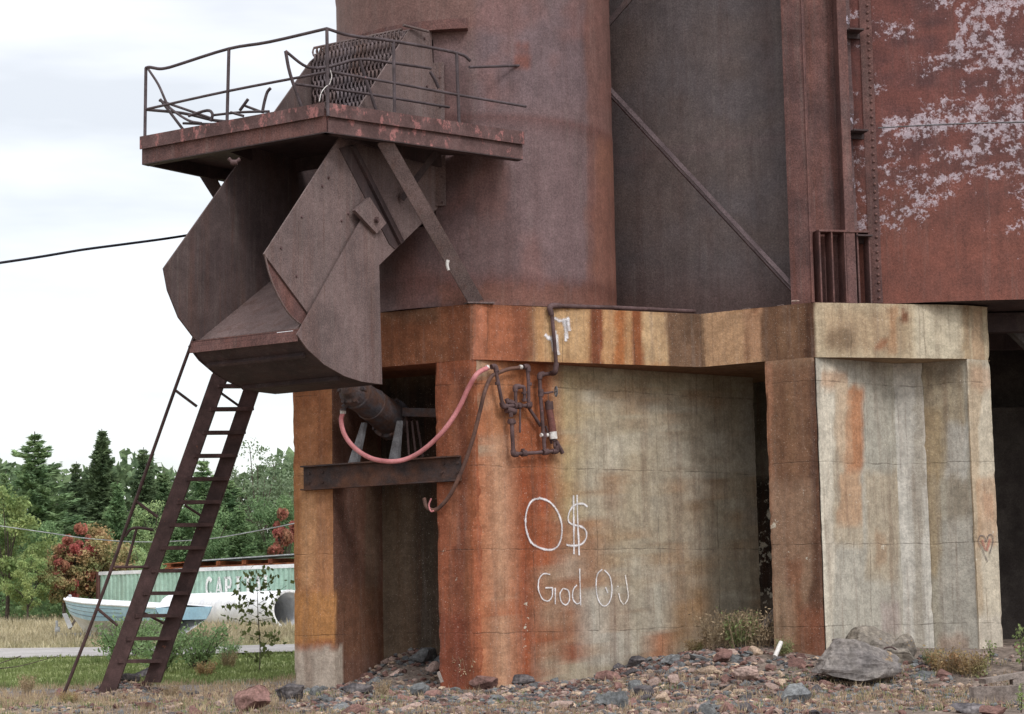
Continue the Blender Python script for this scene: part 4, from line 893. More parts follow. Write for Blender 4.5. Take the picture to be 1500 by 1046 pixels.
single('brown_hose', MB().tube([onW(*z4(*p), .13) for p in ((1170, 62), (1110, 70), (1060, 88), (1020, 110))] + [onF(*z4(*p), .12) for p in ((990, 180), (965, 280), (935, 400), (900, 510), (860, 610), (815, 700), (770, 755), (735, 775), (700, 760), (685, 715))], .03, 10, 6), M_HOSE_B,
       'brown hose hanging down the orange pillar past the beam end', 'hose')
single('hose_end', MB().tube([onF(*z4(*p), .15) for p in ((722, 717), (710, 750), (720, 780), (735, 778))], .012, 8, 4), M_HOSE, 'small pink tube stub at the low end of the brown hose', 'hose')

# ---------------------------------------------------------------- valve pipework on the wall
pw = thing('valve_pipework', 'rusty valves and pipes mounted on the orange and tan wall', 'pipework', onW(760, 668, .1))
def z7(x, y): return (680 + x / 6.156, 520 + y / 6.156)
PO = .14
def run(name, pts, r=.028, off=PO, sp=0, mat=M_PIPE):
    mb = MB(); mb.tube([onW(*z7(*p), off) for p in pts], r, 10, sp); return mb.build(name, mat, pw)
def fit(pts, r=.042, off=PO, name='fitting', mat=M_PIPE):
    mb = MB(); mb.tube([onW(*z7(*p), off) for p in pts], r, 10); return mb.build(name, mat, pw)
def elb(p, name='elbow'):
    a, b, c = p; run(name, [a, b, c], .042, PO, 4)
run('pipe', [(282, 130), (345, 445)]); elb(((245, 108), (278, 105), (292, 150))); fit([(298, 240), (303, 270)]); elb(((338, 425), (352, 462), (385, 462)))
run('pipe', [(350, 460), (590, 457)]); fit([(448, 462), (485, 460)], .05); fit([(495, 470), (508, 440)], .045)
run('pipe', [(582, 450), (580, 250), (570, 125)]); elb(((578, 150), (572, 105), (535, 108))); fit([(588, 250), (588, 275)]); elb(((560, 457), (592, 457), (588, 425)))
run('pipe', [(465, 440), (462, 320)]); elb(((462, 330), (462, 290), (500, 285))); run('pipe', [(490, 285), (535, 290), (543, 330), (545, 420)], .028, PO - .05, 4); fit([(540, 330), (543, 350)], .045, PO - .05); fit([(545, 395), (546, 420)], .045, PO - .05)
fit([(380, 395), (395, 430)], .035); fit([(395, 420), (450, 440)], .045, PO - .03)
fit([(380, 490), (460, 510)], .055, PO - .02, 'valve_body'); fit([(420, 520), (422, 560)], .035); fit([(400, 600), (455, 606)], .035); fit([(424, 575), (426, 620)], .05)
run('lever', [(504, 465), (503, 700)], .016, PO + .05); fit([(504, 445), (504, 475)], .028, PO + .06)
run('pipe', [(428, 620), (442, 865)], .032); elb(((440, 855), (445, 895), (480, 895)))
run('pipe', [(450, 893), (700, 878)]); fit([(518, 890), (560, 886)], .048); fit([(535, 885), (528, 845)], .03); fit([(710, 878), (755, 872)], .048); run('pipe', [(740, 875), (800, 868)]); elb(((795, 870), (835, 865), (825, 820)))
run('pipe', [(725, 860), (690, 390), (680, 210)], .03); fit([(712, 690), (722, 765)], .034); fit([(690, 722), (755, 722)], .03, PO, 'union', M_WHITE); fit([(718, 705), (722, 745)], .046, PO, 'union', M_PIPE)
fit([(690, 310), (692, 375)], .045, PO, 'valve_body'); run('valve_stem', [(700, 345), (740, 343), (800, 333)], .018)
mb = MB(); hc = onW(*z7(828, 330), PO + .03); th = [(hc + nW * 0 + V(0, 0, .075) * math.cos(a) + (V(nW.y, -nW.x).normalized() * .02 + nW * .06) * math.sin(a)) for a in np.linspace(0, 2 * math.pi, 13)]
mb.tube(th, .010, 6); mb.tube([th[0], th[6]], .008, 6); mb.tube([th[3], th[9]], .008, 6); mb.build('hand_wheel', M_GREY, pw)
run('pipe', [(585, 480), (690, 640)], .026, PO - .04); run('pipe', [(790, 800), (735, 640)], .02, PO - .05)
fit([(752, 410), (755, 425)], .03); fit([(762, 420), (770, 492)], .066, PO, 'filter_cap'); fit([(768, 488), (800, 700)], .058, PO, 'filter_bowl', material('red_brown_enamel', C(118, 70, 62), C(104, 60, 54), scale=5, bump=.1, rough=.6)); fit([(799, 692), (806, 757)], .062, PO, 'filter_label', M_WHITE); fit([(806, 757), (812, 770)], .045)
run('wire', [(757, 350), (757, 412)], .006); run('pipe', [(825, 775), (888, 885)], .034, PO); fit([(812, 770), (815, 830)], .02)
run('hose_clamp', [(198, 112), (216, 112)], .036, PO, 0, M_WHITE); run('hose_clamp', [(498, 108), (520, 110)], .034, PO, 0, M_WHITE)
# the feed pipe over the beam
fp_ = thing('feed_pipe', 'rusty pipe bent over the concrete beam down to the valves', 'pipe', onW(810, 540, .1))
pB, nB = vplane(C0, K)
def onB(px, py, off): return onp(px, py, *vplane(C0, K, off))
mb = MB(); mb.tube([onB(808, 455, .06), onB(815, 535, .06)], .030, 10); mb.build('pipe', M_PIPE, fp_)
mb = MB(); mb.tube([onB(808, 462, .06), onB(806, 449, .06), onB(820, 448, .03)], .044, 10, 4); mb.build('elbow', M_PIPE, fp_)
mb = MB(); mb.tube([onB(812, 448, .04), V(*onB(900, 453, -.03).xy, ZT + .045), V(*onB(1018, 459, -.05).xy, ZT + .045)], .032, 10); mb.build('pipe', M_PIPE, fp_)
mb = MB(); mb.tube([onB(815, 532, .06), onB(813, 545, .06), onW(*z7(790, 165), PO)], .042, 10, 4); mb.build('elbow', M_PIPE, fp_)
mb = MB(); mb.tube([onW(*z7(800, 165), PO), onW(*z7(700, 175), PO)], .03, 10); mb.build('pipe', M_PIPE, fp_)
mb = MB(); mb.tube([onW(*z7(715, 172), PO), onW(*z7(684, 180), PO), onW(*z7(681, 218), PO)], .044, 10, 4); mb.build('elbow', M_PIPE, fp_)
mb = MB(); p = ony(656, 381, 29.6); mb.tube([p, ony(655, 388, 29.6), ony(657, 396, 29.6)], .03, 8, 3, r2=.02); mb.tube([ony(656, 384, 29.6), ony(660, 370, 29.62)], .006, 5)
single('rag', mb, M_WHITE, 'small white scrap hanging from the long channel brace', 'scrap')

# ---------------------------------------------------------------- cables
def cable(pts, y0, y1, r, mat, label):
    n = len(pts); single('cable', MB().tube([ony(x, y, y0 + (y1 - y0) * i / (n - 1)) for i, (x, y) in enumerate(pts)], r, 6, 8), mat, label, 'cable')
cable([(-120, 402), (0, 385), (60, 376), (120, 366), (180, 358), (240, 350), (285, 343)], 27.5, 30.5, .02, M_BLACK, 'black cable running from the left edge to the chute')
cable([(-60, 762), (60, 779), (130, 789), (210, 794), (300, 790), (370, 779), (440, 765), (480, 756)], 44, 40, .012, M_ALU, 'thin grey wire sagging in front of the trees')

# ---------------------------------------------------------------- container, boat, pipe, trailer
def gz(x, y): return ground(x, y)
cA = ony(143, 838, 83.0); cB = ony(434, 826, 75.0); cdir = V(cB.x - cA.x, cB.y - cA.y).normalized(); cn = V(cdir.y, -cdir.x)
LC = 12.2; HC = 2.6; ztop = cA.z; o0 = V(cA.x, cA.y)
cont = thing('shipping_container', 'long pale green corrugated shipping container behind the boat', 'container', (cA.x, cA.y, ztop - HC))
def cpt(u, v_, z): return V(*(o0 + cdir * u - cn * v_).xy, ztop - HC + z)
mb = MB(); prof = []; u = .12
while u < LC - .12:
    prof += [(u, .05), (u + .07, .05), (u + .12, .0), (u + .21, .0)]; u += .27
vv = []
for (a, b) in prof: vv += [cpt(a, b, .16), cpt(a, b, HC - .12)]
mb.add(vv, [(2 * i, 2 * i + 2, 2 * i + 3, 2 * i + 1) for i in range(len(prof) - 1)]); mb.build('side_panel', M_CONT, cont)
mb = MB(); mb.prism([cpt(0.05, .08, .1), cpt(LC - .05, .08, .1), cpt(LC - .05, 2.4, .1), cpt(.05, 2.4, .1)], (0, 0, HC - .14)); mb.build('body', M_CONT, cont)
for u in (0, LC):
    for v_ in (.06, 2.38): mb = MB(); mb.box(cpt(u, v_, HC / 2), cdir * .08, cn * .08, V(0, 0, HC / 2)); mb.build('corner_post', M_COL if u == 0 else M_CONT, cont)
for z in (.06, HC - .06): mb = MB(); mb.box(cpt(LC / 2, .04, z), cdir * (LC / 2 - .08), cn * .05, V(0, 0, .07)); mb.build('side_rail', M_WHITEP if z > 1 else M_CONT, cont)
# serif letters, drawn as strokes: (x0,y0,x1,y1,width) in a 0..1 box
GL = {'C': [('arc', .5, .5, .36, .46, 40, 320, .17)], 'A': [(.12, 0, .5, 1, .10), (.88, 0, .5, 1, .20), (.28, .34, .75, .34, .08), (.0, .02, .28, .02, .06), (.68, .02, 1.02, .02, .06)],
      'P': [(.24, 0, .24, 1, .22), (.24, .95, .6, .95, .09), (.24, .47, .6, .47, .09), ('arc', .6, .71, .2, .24, -90, 90, .15), (.02, .03, .46, .03, .06), (.02, .97, .3, .97, .06)],
      'I': [(.5, 0, .5, 1, .24), (.24, .03, .76, .03, .06), (.24, .97, .76, .97, .06)], 'T': [(.5, 0, .5, 1, .22), (.05, .95, .95, .95, .09), (.05, .95, .05, .72, .06), (.95, .95, .95, .72, .06), (.3, .03, .7, .03, .06)],
      'L': [(.26, 0, .26, 1, .22), (.04, .03, .92, .03, .08), (.92, .0, .92, .28, .06), (.04, .97, .5, .97, .06)]}
def letters(word, u0, z0, h, adv, parent, ptf):
    u = u0
    for ch in word:
        mb = MB()
        for s in GL[ch]:
            if s[0] == 'arc':
                _, cx, cy, rx, ry_, a0, a1, wd = s; pts = [(cx + rx * math.cos(math.radians(a)), cy + ry_ * math.sin(math.radians(a))) for a in np.linspace(a0, a1, 12)]
            else: pts = [(s[0], s[1]), (s[2], s[3])]; wd = s[4]
            for (xa, ya), (xb, yb) in zip(pts[:-1], pts[1:]):
                d = Vector((xb - xa, yb - ya)); d.normalize(); nx, ny = -d.y * wd * .68, d.x * wd * .68
                q = [(xa + nx, ya + ny), (xa - nx, ya - ny), (xb - nx, yb - ny), (xb + nx, yb + ny)]
                mb.prism([ptf(u + a * adv * .86, z0 + b * h) for a, b in q], cn * .004 * (1 + len(mb.f) % 3))
        mb.build('letter', M_LETTER, parent); u += adv
# find where the word starts on the side panel
def ucont(px):
    lo, hi = 0, LC
    for _ in range(40):
        m_ = (lo + hi) / 2
        if project(np.array([list(cpt(m_, 0, 1.3))]))[0][0] < px: lo = m_
        else: hi = m_
    return lo
uS = ucont(301); uE = ucont(399)
letters('CAPITAL', uS, HC - 1.10, .72, (uE - uS) / 7 * 1.02, cont, lambda u, z: cpt(u, -.012, z))
# sheets and rusty frames lying on the container roof
pal = thing('roof_frame', 'rusty orange frame under white sheets on the container roof', 'frame', cpt(8, 1, HC))
u1 = ucont(228)
mb = MB(); mb.box(cpt((u1 + LC) / 2, .5, HC + .05), cdir * ((LC - u1) / 2), cn * .05, V(0, 0, .035)); mb.box(cpt((u1 + LC) / 2, 1.9, HC + .05), cdir * ((LC - u1) / 2), cn * .05, V(0, 0, .035)); mb.build('rail', M_RUSTO, pal)
k = 0
while u1 + .3 + k * 1.5 < LC: mb = MB(); mb.box(cpt(u1 + .3 + k * 1.5, 1.2, HC + .17), cdir * .12, cn * .8, V(0, 0, .08)); mb.build('crossbar', M_RUSTO, pal); k += 1
mb = MB(); mb.prism([cpt(u1 + 1.5, .25, HC + .26), cpt(LC, .2, HC + .36), cpt(LC, 2.2, HC + .36), cpt(u1 + 1.5, 2.2, HC + .26)], (0, 0, .04)); mb.build('sheet', M_ALU, pal)
mb = MB(); mb.prism([cpt(u1, .35, HC + .20), cpt(u1 + 1.6, .3, HC + .25), cpt(u1 + 1.6, 2.1, HC + .25), cpt(u1, 2.1, HC + .2)], (0, 0, .03)); mb.build('sheet', M_RUSTO, pal)

# white steel pipe
pc1 = ony(424, 893, 70.0); Rr = 27.5 / 3000 * 70 * 1.02; pd = (cdir * .97 + cn * .25).normalized()
wp = thing('white_pipe', 'very large white steel pipe lying on the grass, its open end to the right', 'pipe', (pc1.x, pc1.y, pc1.z - Rr))
mb = MB(); n = 48; vv = []
side = V(-pd.y, pd.x)
for t in (0, .05, -9.5):
    for r in ((Rr if t != .05 else Rr),):
        vv += [pc1 + pd * (t if t != .05 else -.0) + side * r * math.cos(2 * math.pi * j / n) + V(0, 0, r * math.sin(2 * math.pi * j / n)) for j in range(n)]
outer = vv[:n]; far = vv[2 * n:]
inn = [pc1 + (p - pc1) * .9 for p in outer]; innb = [p - pd * 9.4 for p in inn]
mb.add(outer + far, [(j, (j + 1) % n, n + (j + 1) % n, n + j) for j in range(n)], True)
mb.add(inn + innb, [(j, n + j, n + (j + 1) % n, (j + 1) % n) for j in range(n)], True)
mb.add(far, [tuple(range(n))]); mb.build('tube', M_WHITEP, wp)
ro_ = [pc1 + (p - pc1) * 1.03 + pd * .02 for p in outer]; ri = [pc1 + (p - pc1) * .9 + pd * .02 for p in outer]; rob = [p - pd * .12 for p in ro_]
mb = MB(); mb.add(ro_ + ri + rob, [(j, (j + 1) % n, n + (j + 1) % n, n + j) for j in range(n)] + [(j, 2 * n + j, 2 * n + (j + 1) % n, (j + 1) % n) for j in range(n)])
for j in range(0, n, 2): mb.ball((ro_[j] + ri[j]) / 2 + pd * .01, .022, 4)
mb.build('end_ring', M_WHITEP, wp)

# boat: lofted hull
bowp = ony(99, 877, 64.5); bd = (cdir * .93 + cn * .12).normalized(); bs_ = V(-bd.y, bd.x)
BL = 6.9; zk = bowp.z - 1.12
boat = thing('motor_boat', 'pale blue and white wooden hulled boat standing in the dry grass', 'boat', (bowp.x + 2.5, bowp.y, zk - .1))
st = []
for i in range(15):
    t = i / 14; u = BL * t; bw = .95 * min(1, (t * 2.2 + .02)) ** .55 if t < .5 else .95; sheer = 1.12 - .34 * t ** .8 + (.0)
    kz = .52 * (1 - min(1, t * 5)) ** 1.6; ch_z = .42 + .35 * (1 - min(1, t * 2.2)) ** 1.5
    u_k = u + (.55 * (1 - min(1, t * 6)) )
    st.append([(u_k, 0.0, kz), (u + .25 * (1 - min(1, t * 6)), bw * .78, max(ch_z, kz + .05)), (u + .1 * (1 - min(1, t * 6)), bw * .92, (ch_z + sheer) / 2), (u, bw, sheer)])
def bp(u, s, z): return V(bowp.x, bowp.y) + bd * u + bs_ * s + V(0, 0, zk + z)
def half(mb, rows, sg):
    vv = [bp(a, sg * b, c) for r in rows for (a, b, c) in r]; k = len(rows[0])
    mb.add(vv, [((i * k + j), (i + 1) * k + j, (i + 1) * k + j + 1, i * k + j + 1) for i in range(len(rows) - 1) for j in range(k - 1)], True)
mb = MB(); half(mb, [r[1:] for r in st], -1); half(mb, [r[1:] for r in st], 1); mb.add([bp(*p) for p in ((BL, -.95, st[-1][3][2]), (BL, -.74, st[-1][1][2]), (BL, .74, st[-1][1][2]), (BL, .95, st[-1][3][2]))], [(0, 1, 2, 3)]); mb.build('topsides', M_HULL, boat)
mb = MB(); half(mb, [r[:2] for r in st], -1); half(mb, [r[:2] for r in st], 1); mb.build('bottom', M_WHITEP, boat)
mb = MB(); vv = []
for r in st: vv += [bp(r[3][0], -r[3][1] * .97, r[3][2] - .01), bp(r[3][0], 0, r[3][2] + .07), bp(r[3][0], r[3][1] * .97, r[3][2] - .01)]
mb.add(vv, [(3 * i + j, 3 * (i + 1) + j, 3 * (i + 1) + j + 1, 3 * i + j + 1) for i in range(14) for j in range(2)]); mb.build('deck', M_WHITEP, boat)
mb = MB()
for sg in (-1, 1): mb.tube([bp(r[3][0], sg * r[3][1], r[3][2]) for r in st], .035, 6)
mb.build('rub_rail', M_WHITEP, boat)
for h_ in (.25, .5, .75):
    mb = MB(); mb.tube([bp(r[1][0] * (1 - h_) + r[3][0] * h_, -(r[1][1] + (r[3][1] - r[1][1]) * (h_ ** .7)) - .004, r[1][2] * (1 - h_) + r[3][2] * h_) for r in st[1:11]], .007, 4); mb.build('plank_seam', M_GREY, boat)
mb = MB(); mb.tube([bp(.05, 0, 1.12), bp(.1, 0, 1.24)], .02, 6); mb.ball(bp(.35, -.1, 1.2), .05, 5); mb.build('bow_fitting', M_ALU, boat)
mb = MB(); mb.prism([bp(5.55, -.97, .62), bp(5.7, -.97, .55), bp(5.72, -.97, .85), bp(5.62, -.97, .92), bp(5.54, -.97, .85)], -bs_ * .03); mb.build('dark_patch', material('dark_green_paint', C(70, 84, 66), C(60, 70, 60)), boat)
M_TYRE = material('black_tyre', C(40, 38, 40), C(52, 48, 46), rough=.9)
tr = thing('boat_trailer', 'boat trailer with drawbar and small wheel post left of the bow', 'trailer', (bowp.x - .3, bowp.y, gz(bowp.x, bowp.y)))
zt_ = ony(60, 931, 64.5).z
mb = MB(); mb.bar(V(*bp(-.75, 0, 0).xy, zt_), V(*bp(5.6, 0, 0).xy, zt_ + .03), .1, .12); mb.build('drawbar', M_ALU, tr)
mb = MB(); mb.tube([ony(83, 909, 64.4), ony(84, 937, 64.4)], .04, 8); mb.box(ony(84, 922, 64.4), (.07, 0, 0), (0, .06, 0), (0, 0, .08)); mb.build('jack_post', M_ALU, tr)
mb = MB(); mb.prism([ony(91, 899, 64.4), ony(97, 898, 64.4), ony(106, 918, 64.4), ony(100, 921, 64.4)], (0, .08, 0)); mb.build('winch_board', M_WHITEP, tr)
mb = MB(); mb.bar(ony(102, 922, 64.5), ony(114, 902, 64.5), .07, .07, up=(0, -1, 0)); mb.build('winch_post', M_WOOD, tr)
for s in (-.85, .85):
    c = bp(4.9, s, 0); c.z = gz(c.x, c.y) + .3; mb = MB(); mb.lathe(c - bs_ * .09, bs_, [(0, .2), (.01, .29), (.17, .29), (.18, .2)], 24); mb.build('wheel', M_TYRE, tr)

# ---------------------------------------------------------------- plants
def leafmat(name, c1, c2, rand=.12, tr=.25): return material(name, c1, c2, scale=.9, mottle=.35, fine=.25, bscale=9, bump=0, rough=.8, transl=tr, rand=rand, spec=.1)
ML_PINE = leafmat('pine_needles', C(92, 124, 84), C(126, 152, 100)); ML_SPR = leafmat('spruce_needles', C(80, 104, 72), C(110, 132, 88))
ML_GRN = leafmat('green_leaves', C(122, 152, 98), C(92, 126, 80)); ML_LGRN = leafmat('light_green_leaves', C(150, 170, 108), C(122, 150, 98)); ML_YEL = leafmat('yellow_green_leaves', C(146, 160, 92), C(108, 136, 78))
ML_ORG = leafmat('orange_leaves', C(174, 132, 92), C(132, 142, 88)); ML_RED = leafmat('red_leaves', C(182, 86, 84), C(160, 112, 84)); ML_DARK = leafmat('dark_leaves', C(86, 98, 56), C(112, 120, 66)); ML_SHRUB = leafmat('shrub_leaves', C(150, 178, 118), C(118, 152, 98))
ML_DRY = leafmat('dry_weeds', C(186, 164, 128), C(150, 124, 96)); ML_DGR = leafmat('green_weeds', C(128, 138, 84), C(100, 116, 68)); ML_GRASS = leafmat('mown_grass', C(134, 146, 84), C(112, 130, 72)); ML_TAN = leafmat('tall_dry_grass', C(180, 168, 136), C(150, 140, 108))
M_BARK = material('bark', C(92, 80, 70), C(70, 60, 54), scale=5, mottle=.2, bump=.4)
def leaf_arrays(P, D, size, asp=.5, seed=0):
    """P (n,3) positions, D (n,3) long directions -> quads"""
    n = len(P); D = D / np.linalg.norm(D, axis=1, keepdims=True); r = rng.normal(size=(n, 3)); S = np.cross(D, r); S /= np.linalg.norm(S, axis=1, keepdims=True)
    s = size * (.6 + .8 * rng.random((n, 1))); a = P - D * s * .5; b = P + D * s * .5; m = P + S * s * asp * .5; m2 = P - S * s * asp * .5
    return np.stack([a, m, b, m2], 1).reshape(-1, 3)
def leaf_mesh(name, V_, mat):
    n = len(V_) // 4; me = bpy.data.meshes.new(name); me.vertices.add(len(V_)); me.vertices.foreach_set('co', V_.astype(np.float32).ravel())
    me.loops.add(n * 4); me.loops.foreach_set('vertex_index', np.arange(n * 4, dtype=np.int32)); me.polygons.add(n)
    me.polygons.foreach_set('loop_start', np.arange(0, n * 4, 4, dtype=np.int32)); me.polygons.foreach_set('loop_total', np.full(n, 4, dtype=np.int32))
    me.materials.append(mat); me.update(calc_edges=True); return me
def conifer(h, rw, mat, nb=26, dens=1.0, droop=-.1, gap=.12, up=.25):
    P = []; D = []; tb = MB(); tb.tube([V(0, 0, -.3), V(.05, 0, h * .5), V(0, .03, h)], h * .02, 7, 4, r2=.02)
    for i in range(nb):
        t = gap + (1 - gap) * (i / nb) ** .95; z = h * t; R = rw * h * (1 - t) ** .85 * (.7 + .5 * rng.random()) + .12; kk = 6 if t < .8 else 5
        a0 = rng.random() * 6.28
        for k in range(kk):
            a = a0 + k * 6.28 / kk + rng.normal() * .25; Rb = R * (.42 + .8 * rng.random()); m = max(10, int(300 * dens * Rb / (rw * h)))
            s = rng.random(m) ** .7; w_ = .16 * Rb * (1.15 - s) + .07; x = s * Rb
            px_ = np.cos(a) * x - np.sin(a) * rng.normal(size=m) * w_; py_ = np.sin(a) * x + np.cos(a) * rng.normal(size=m) * w_
            pz = z + droop * x + up * (s ** 2) * Rb * .5 + rng.normal(size=m) * .06 * (1 + Rb * .2)
            P.append(np.stack([px_, py_, pz], 1)); D.append(np.stack([np.cos(a) + rng.normal(size=m) * .5, np.sin(a) + rng.normal(size=m) * .5, rng.normal(size=m) * .3 + .2], 1))
            if t < .75 and k % 2 == 0: tb.tube([V(0, 0, z), V(math.cos(a) * Rb * .8, math.sin(a) * Rb * .8, z + droop * Rb * .8 + up * .3 * Rb)], .03, 4)
    P = np.concatenate(P); D = np.concatenate(D)
    return tb.mesh('trunk', M_BARK), leaf_mesh('crown', leaf_arrays(P, D, .26, .32), mat)
def broad(h, rx, mat, nblob=60, per=230, leaf=.15, base_=.25, low=False):
    P = []; D = []; tb = MB(); tb.tube([V(0, 0, -.3), V(.06 * h * .2, 0, h * .35), V(0, .05, h * .75)], h * .016 + .02, 7, 4, r2=.02)
    for i in range(nblob):
        while True:
            q = rng.uniform(-1, 1, 3)
            if .25 < np.linalg.norm(q) < 1: break
        c = np.array([q[0] * rx, q[1] * rx, h * (base_ + (1 - base_) * (q[2] * .5 + .5))]); taper = 1 - .45 * max(0, q[2]); c[:2] *= taper
        r = rx * (.16 + .22 * rng.random()); m = int(per * (.5 + rng.random())); d = rng.normal(size=(m, 3)); d /= np.linalg.norm(d, axis=1, keepdims=True)
        P.append(c + d * r * (rng.random((m, 1)) ** .45) * np.array([1, 1, .75])); D.append(rng.normal(size=(m, 3)))
        if i % 3 == 0: tb.tube([V(0, 0, h * base_ * .8 + rng.random() * h * .2), V(*c) * .5 + V(0, 0, h * .2), V(*c)], .03, 4)
    return tb.mesh('trunk', M_BARK), leaf_mesh('crown', leaf_arrays(np.concatenate(P), np.concatenate(D), leaf, .6), mat)
def plant(name, meshes, loc, rz, s, label, cat, group=None, parts=('trunk', 'crown')):
    r = thing(name, label, cat, loc, group); r.rotation_euler.z = rz; r.scale = (s, s, s) if isinstance(s, (int, float)) else s
    for m_, n_ in zip(meshes, parts):
        o = bpy.data.objects.new(n_, m_); COL.objects.link(o); o.parent = r
    return r
KP = conifer(10, .30, ML_PINE, 24, 1.5, -.05, .14, .5); KP2 = conifer(10, .25, ML_PINE, 22, 1.4, .02, .2, .4)
KS = conifer(10, .2, ML_SPR, 36, 1.3, -.22, .06, .15); KS2 = conifer(10, .24, ML_SPR, 30, 1.2, -.15, .05, .2)
KY = conifer(6, .26, ML_GRN, 20, 1.5, .1, .04, .4)
BG = broad(8, 2.3, ML_LGRN); BG2 = broad(8, 2.6, ML_GRN, 52); BY = broad(6, 2.0, ML_YEL, 40); BO = broad(5, 1.9, ML_ORG, 42); BR = broad(4, .95, ML_RED, 22, 170); BF = broad(9, 2.6, material('distant_sparse_leaves', C(126, 144, 112), C(96, 120, 84), scale=.9, bump=0, transl=.25, mottle=.3), 44, 80, .16, .4)
def tpl(px, py_top, d, kind, h0, name, label, cat='tree', sx=1.0, group=None):
    p = ony(px, py_top, d); z = ground(p.x, p.y); s = (p.z - z) / h0
    r = plant(name, kind, (p.x, p.y, z), random.random() * 6.28, (s * sx, s * sx, s), label, cat, group); return r
tpl(52, 632, 98, KP, 10, 'pine_tree', 'tall broad dark pine at the left of the tree line', sx=1.4)
tpl(150, 628, 100, KS, 10, 'spruce_tree', 'dark pointed spruce with the highest narrow tip, right of the broad pine', sx=1.15)
tpl(210, 655, 102, KS2, 10, 'spruce_tree', 'second pointed spruce, seen just left of the ladder')
tpl(112, 676, 103, KS2, 10, 'spruce_tree', 'lower spruce squeezed between the broad pine and the tallest spruce')
tpl(8, 690, 104, KP2, 10, 'pine_tree', 'pine at the very left edge behind the yellow green tree')
tpl(240, 690, 104, KP2, 10, 'pine_tree', 'pine behind the ladder rail', sx=1.2)
tpl(298, 672, 101, KP2, 10, 'pine_tree', 'soft green pine seen through the upper ladder rungs', sx=1.2)
tpl(335, 700, 96, KP, 10, 'pine_tree', 'bushy green pine right of the ladder above the container', sx=1.35)
tpl(378, 645, 100, BF, 9, 'birch_tree', 'tall airy leafy tree between the ladder and the concrete', sx=.95)
tpl(418, 668, 104, BF, 9, 'birch_tree', 'airy leafy tree partly hidden by the left concrete pillar')
tpl(400, 722, 94, BG2, 8, 'leafy_tree', 'dense green tree against the left concrete pillar', sx=1.0)
tpl(12, 700, 84, BY, 6, 'leafy_tree', 'yellow green leafy tree cut by the left edge', sx=.9)
tpl(-25, 730, 86, BG, 8, 'leafy_tree', 'leafy tree just past the left edge')
tpl(42, 805, 82, BY, 6, 'shrub_tree', 'low yellow orange bush at the foot of the broad pine', sx=.9)
tpl(172, 706, 90, KY, 6, 'young_pine', 'light green young pine below the tall spruce', sx=.85)
tpl(225, 735, 92, BG, 8, 'leafy_tree', 'light green tree behind the ladder', sx=.95)
tpl(265, 745, 90, KY, 6, 'young_pine', 'young pine behind the ladder rungs', sx=1.1)
tpl(300, 728, 90, BG2, 8, 'leafy_tree', 'green tree over the middle of the container', sx=1.0)
tpl(350, 742, 88, KY, 6, 'young_pine', 'young pine over the container roof frame', sx=1.1)
tpl(132, 772, 84, BO, 5, 'maple_tree', 'wide orange tinted tree left of the ladder', sx=1.1)
tpl(95, 800, 83, BO, 5, 'maple_tree', 'smaller orange tree beside the wide orange one', sx=.9)
tpl(180, 800, 86, BO, 5, 'maple_tree', 'orange green tree behind the handrail', sx=1.0)
tpl(112, 758, 83.2, BR, 4, 'maple_tree', 'red leaved top growing among the orange trees', sx=.8)
tpl(93, 790, 82.8, BR, 4, 'maple_tree', 'low red leaved maple left of the taller red one', sx=.7)
tpl(418, 735, 87, BR, 4, 'maple_tree', 'bright red maple against the left concrete pillar', sx=.7)
tpl(400, 795, 87, BR, 4, 'maple_tree', 'small orange red maple above the container', sx=.7)
tpl(210, 800, 85, BG, 8, 'leafy_tree', 'low light green tree above the container end', sx=1.2)
tpl(60, 760, 90, BG2, 8, 'leafy_tree', 'green understory tree in front of the broad pine')
def stuff_leaves(name, P, D, size, asp, mat, label, cat):
    o = bpy.data.objects.new(name, leaf_mesh(name, leaf_arrays(P, D, size, asp), mat)); COL.objects.link(o); return tag(o, label, cat, kind='stuff')
# far wood that reads as one mass, left and right beyond the picture too
n = 60000; x = rng.uniform(-75, 90, n); y = rng.uniform(106, 112, n); hh = 6.0 + 3 * fbm(x / 4, y * 0, 3) ; z = 1.2 + rng.random(n) * hh * (x < 200)
stuff_leaves('distant_wood', np.stack([x, y, z], 1), rng.normal(size=(n, 3)), .7, .6, ML_SPR, 'dark continuous wood far behind the first trees', 'wood')
n = 2600; x = rng.uniform(-30, -4, n) ; y = rng.uniform(85, 93, n); z = 1.0 + rng.random(n) ** 1.5 * 1.6
stuff_leaves('undergrowth', np.repeat(np.stack([x, y, z], 1), 4, 0) + rng.normal(size=(n * 4, 3)) * .3, rng.normal(size=(n * 4, 3)), .25, .6, ML_GRN, 'green undergrowth along the edge of the wood', 'undergrowth')
def blades(name, xr, yr, n, h, wdt, mat, label, fn=None, cat='grass', clump=1):
    x = rng.uniform(*xr, n); y = rng.uniform(*yr, n)
    if fn is not None: k = fn(x, y); x, y = x[k], y[k]
    if clump > 1:
        x = np.repeat(x, clump) + rng.normal(size=len(x) * clump) * h * .25; y = np.repeat(y, clump) + rng.normal(size=len(y) * clump) * h * .25
    m = len(x); z = np.array([ground(a, b) for a, b in zip(x, y)]); hh = h * (.4 + rng.random(m)); D = np.stack([rng.normal(size=m) * .35, rng.normal(size=m) * .35, np.ones(m)], 1)
    D /= np.linalg.norm(D, axis=1, keepdims=True); a = np.stack([x, y, z - .01], 1); t = a + D * hh[:, None]; s = np.stack([np.cos(q := rng.random(m) * 6.28), np.sin(q), q * 0], 1) * wdt
    mid = (a + t) / 2 + rng.normal(size=(m, 3)) * .03 * h
    V_ = np.stack([a, mid + s, t, mid - s], 1).reshape(-1, 3)
    o = bpy.data.objects.new(name, leaf_mesh(name, V_, mat)); COL.objects.link(o); return tag(o, label, cat, kind='stuff')
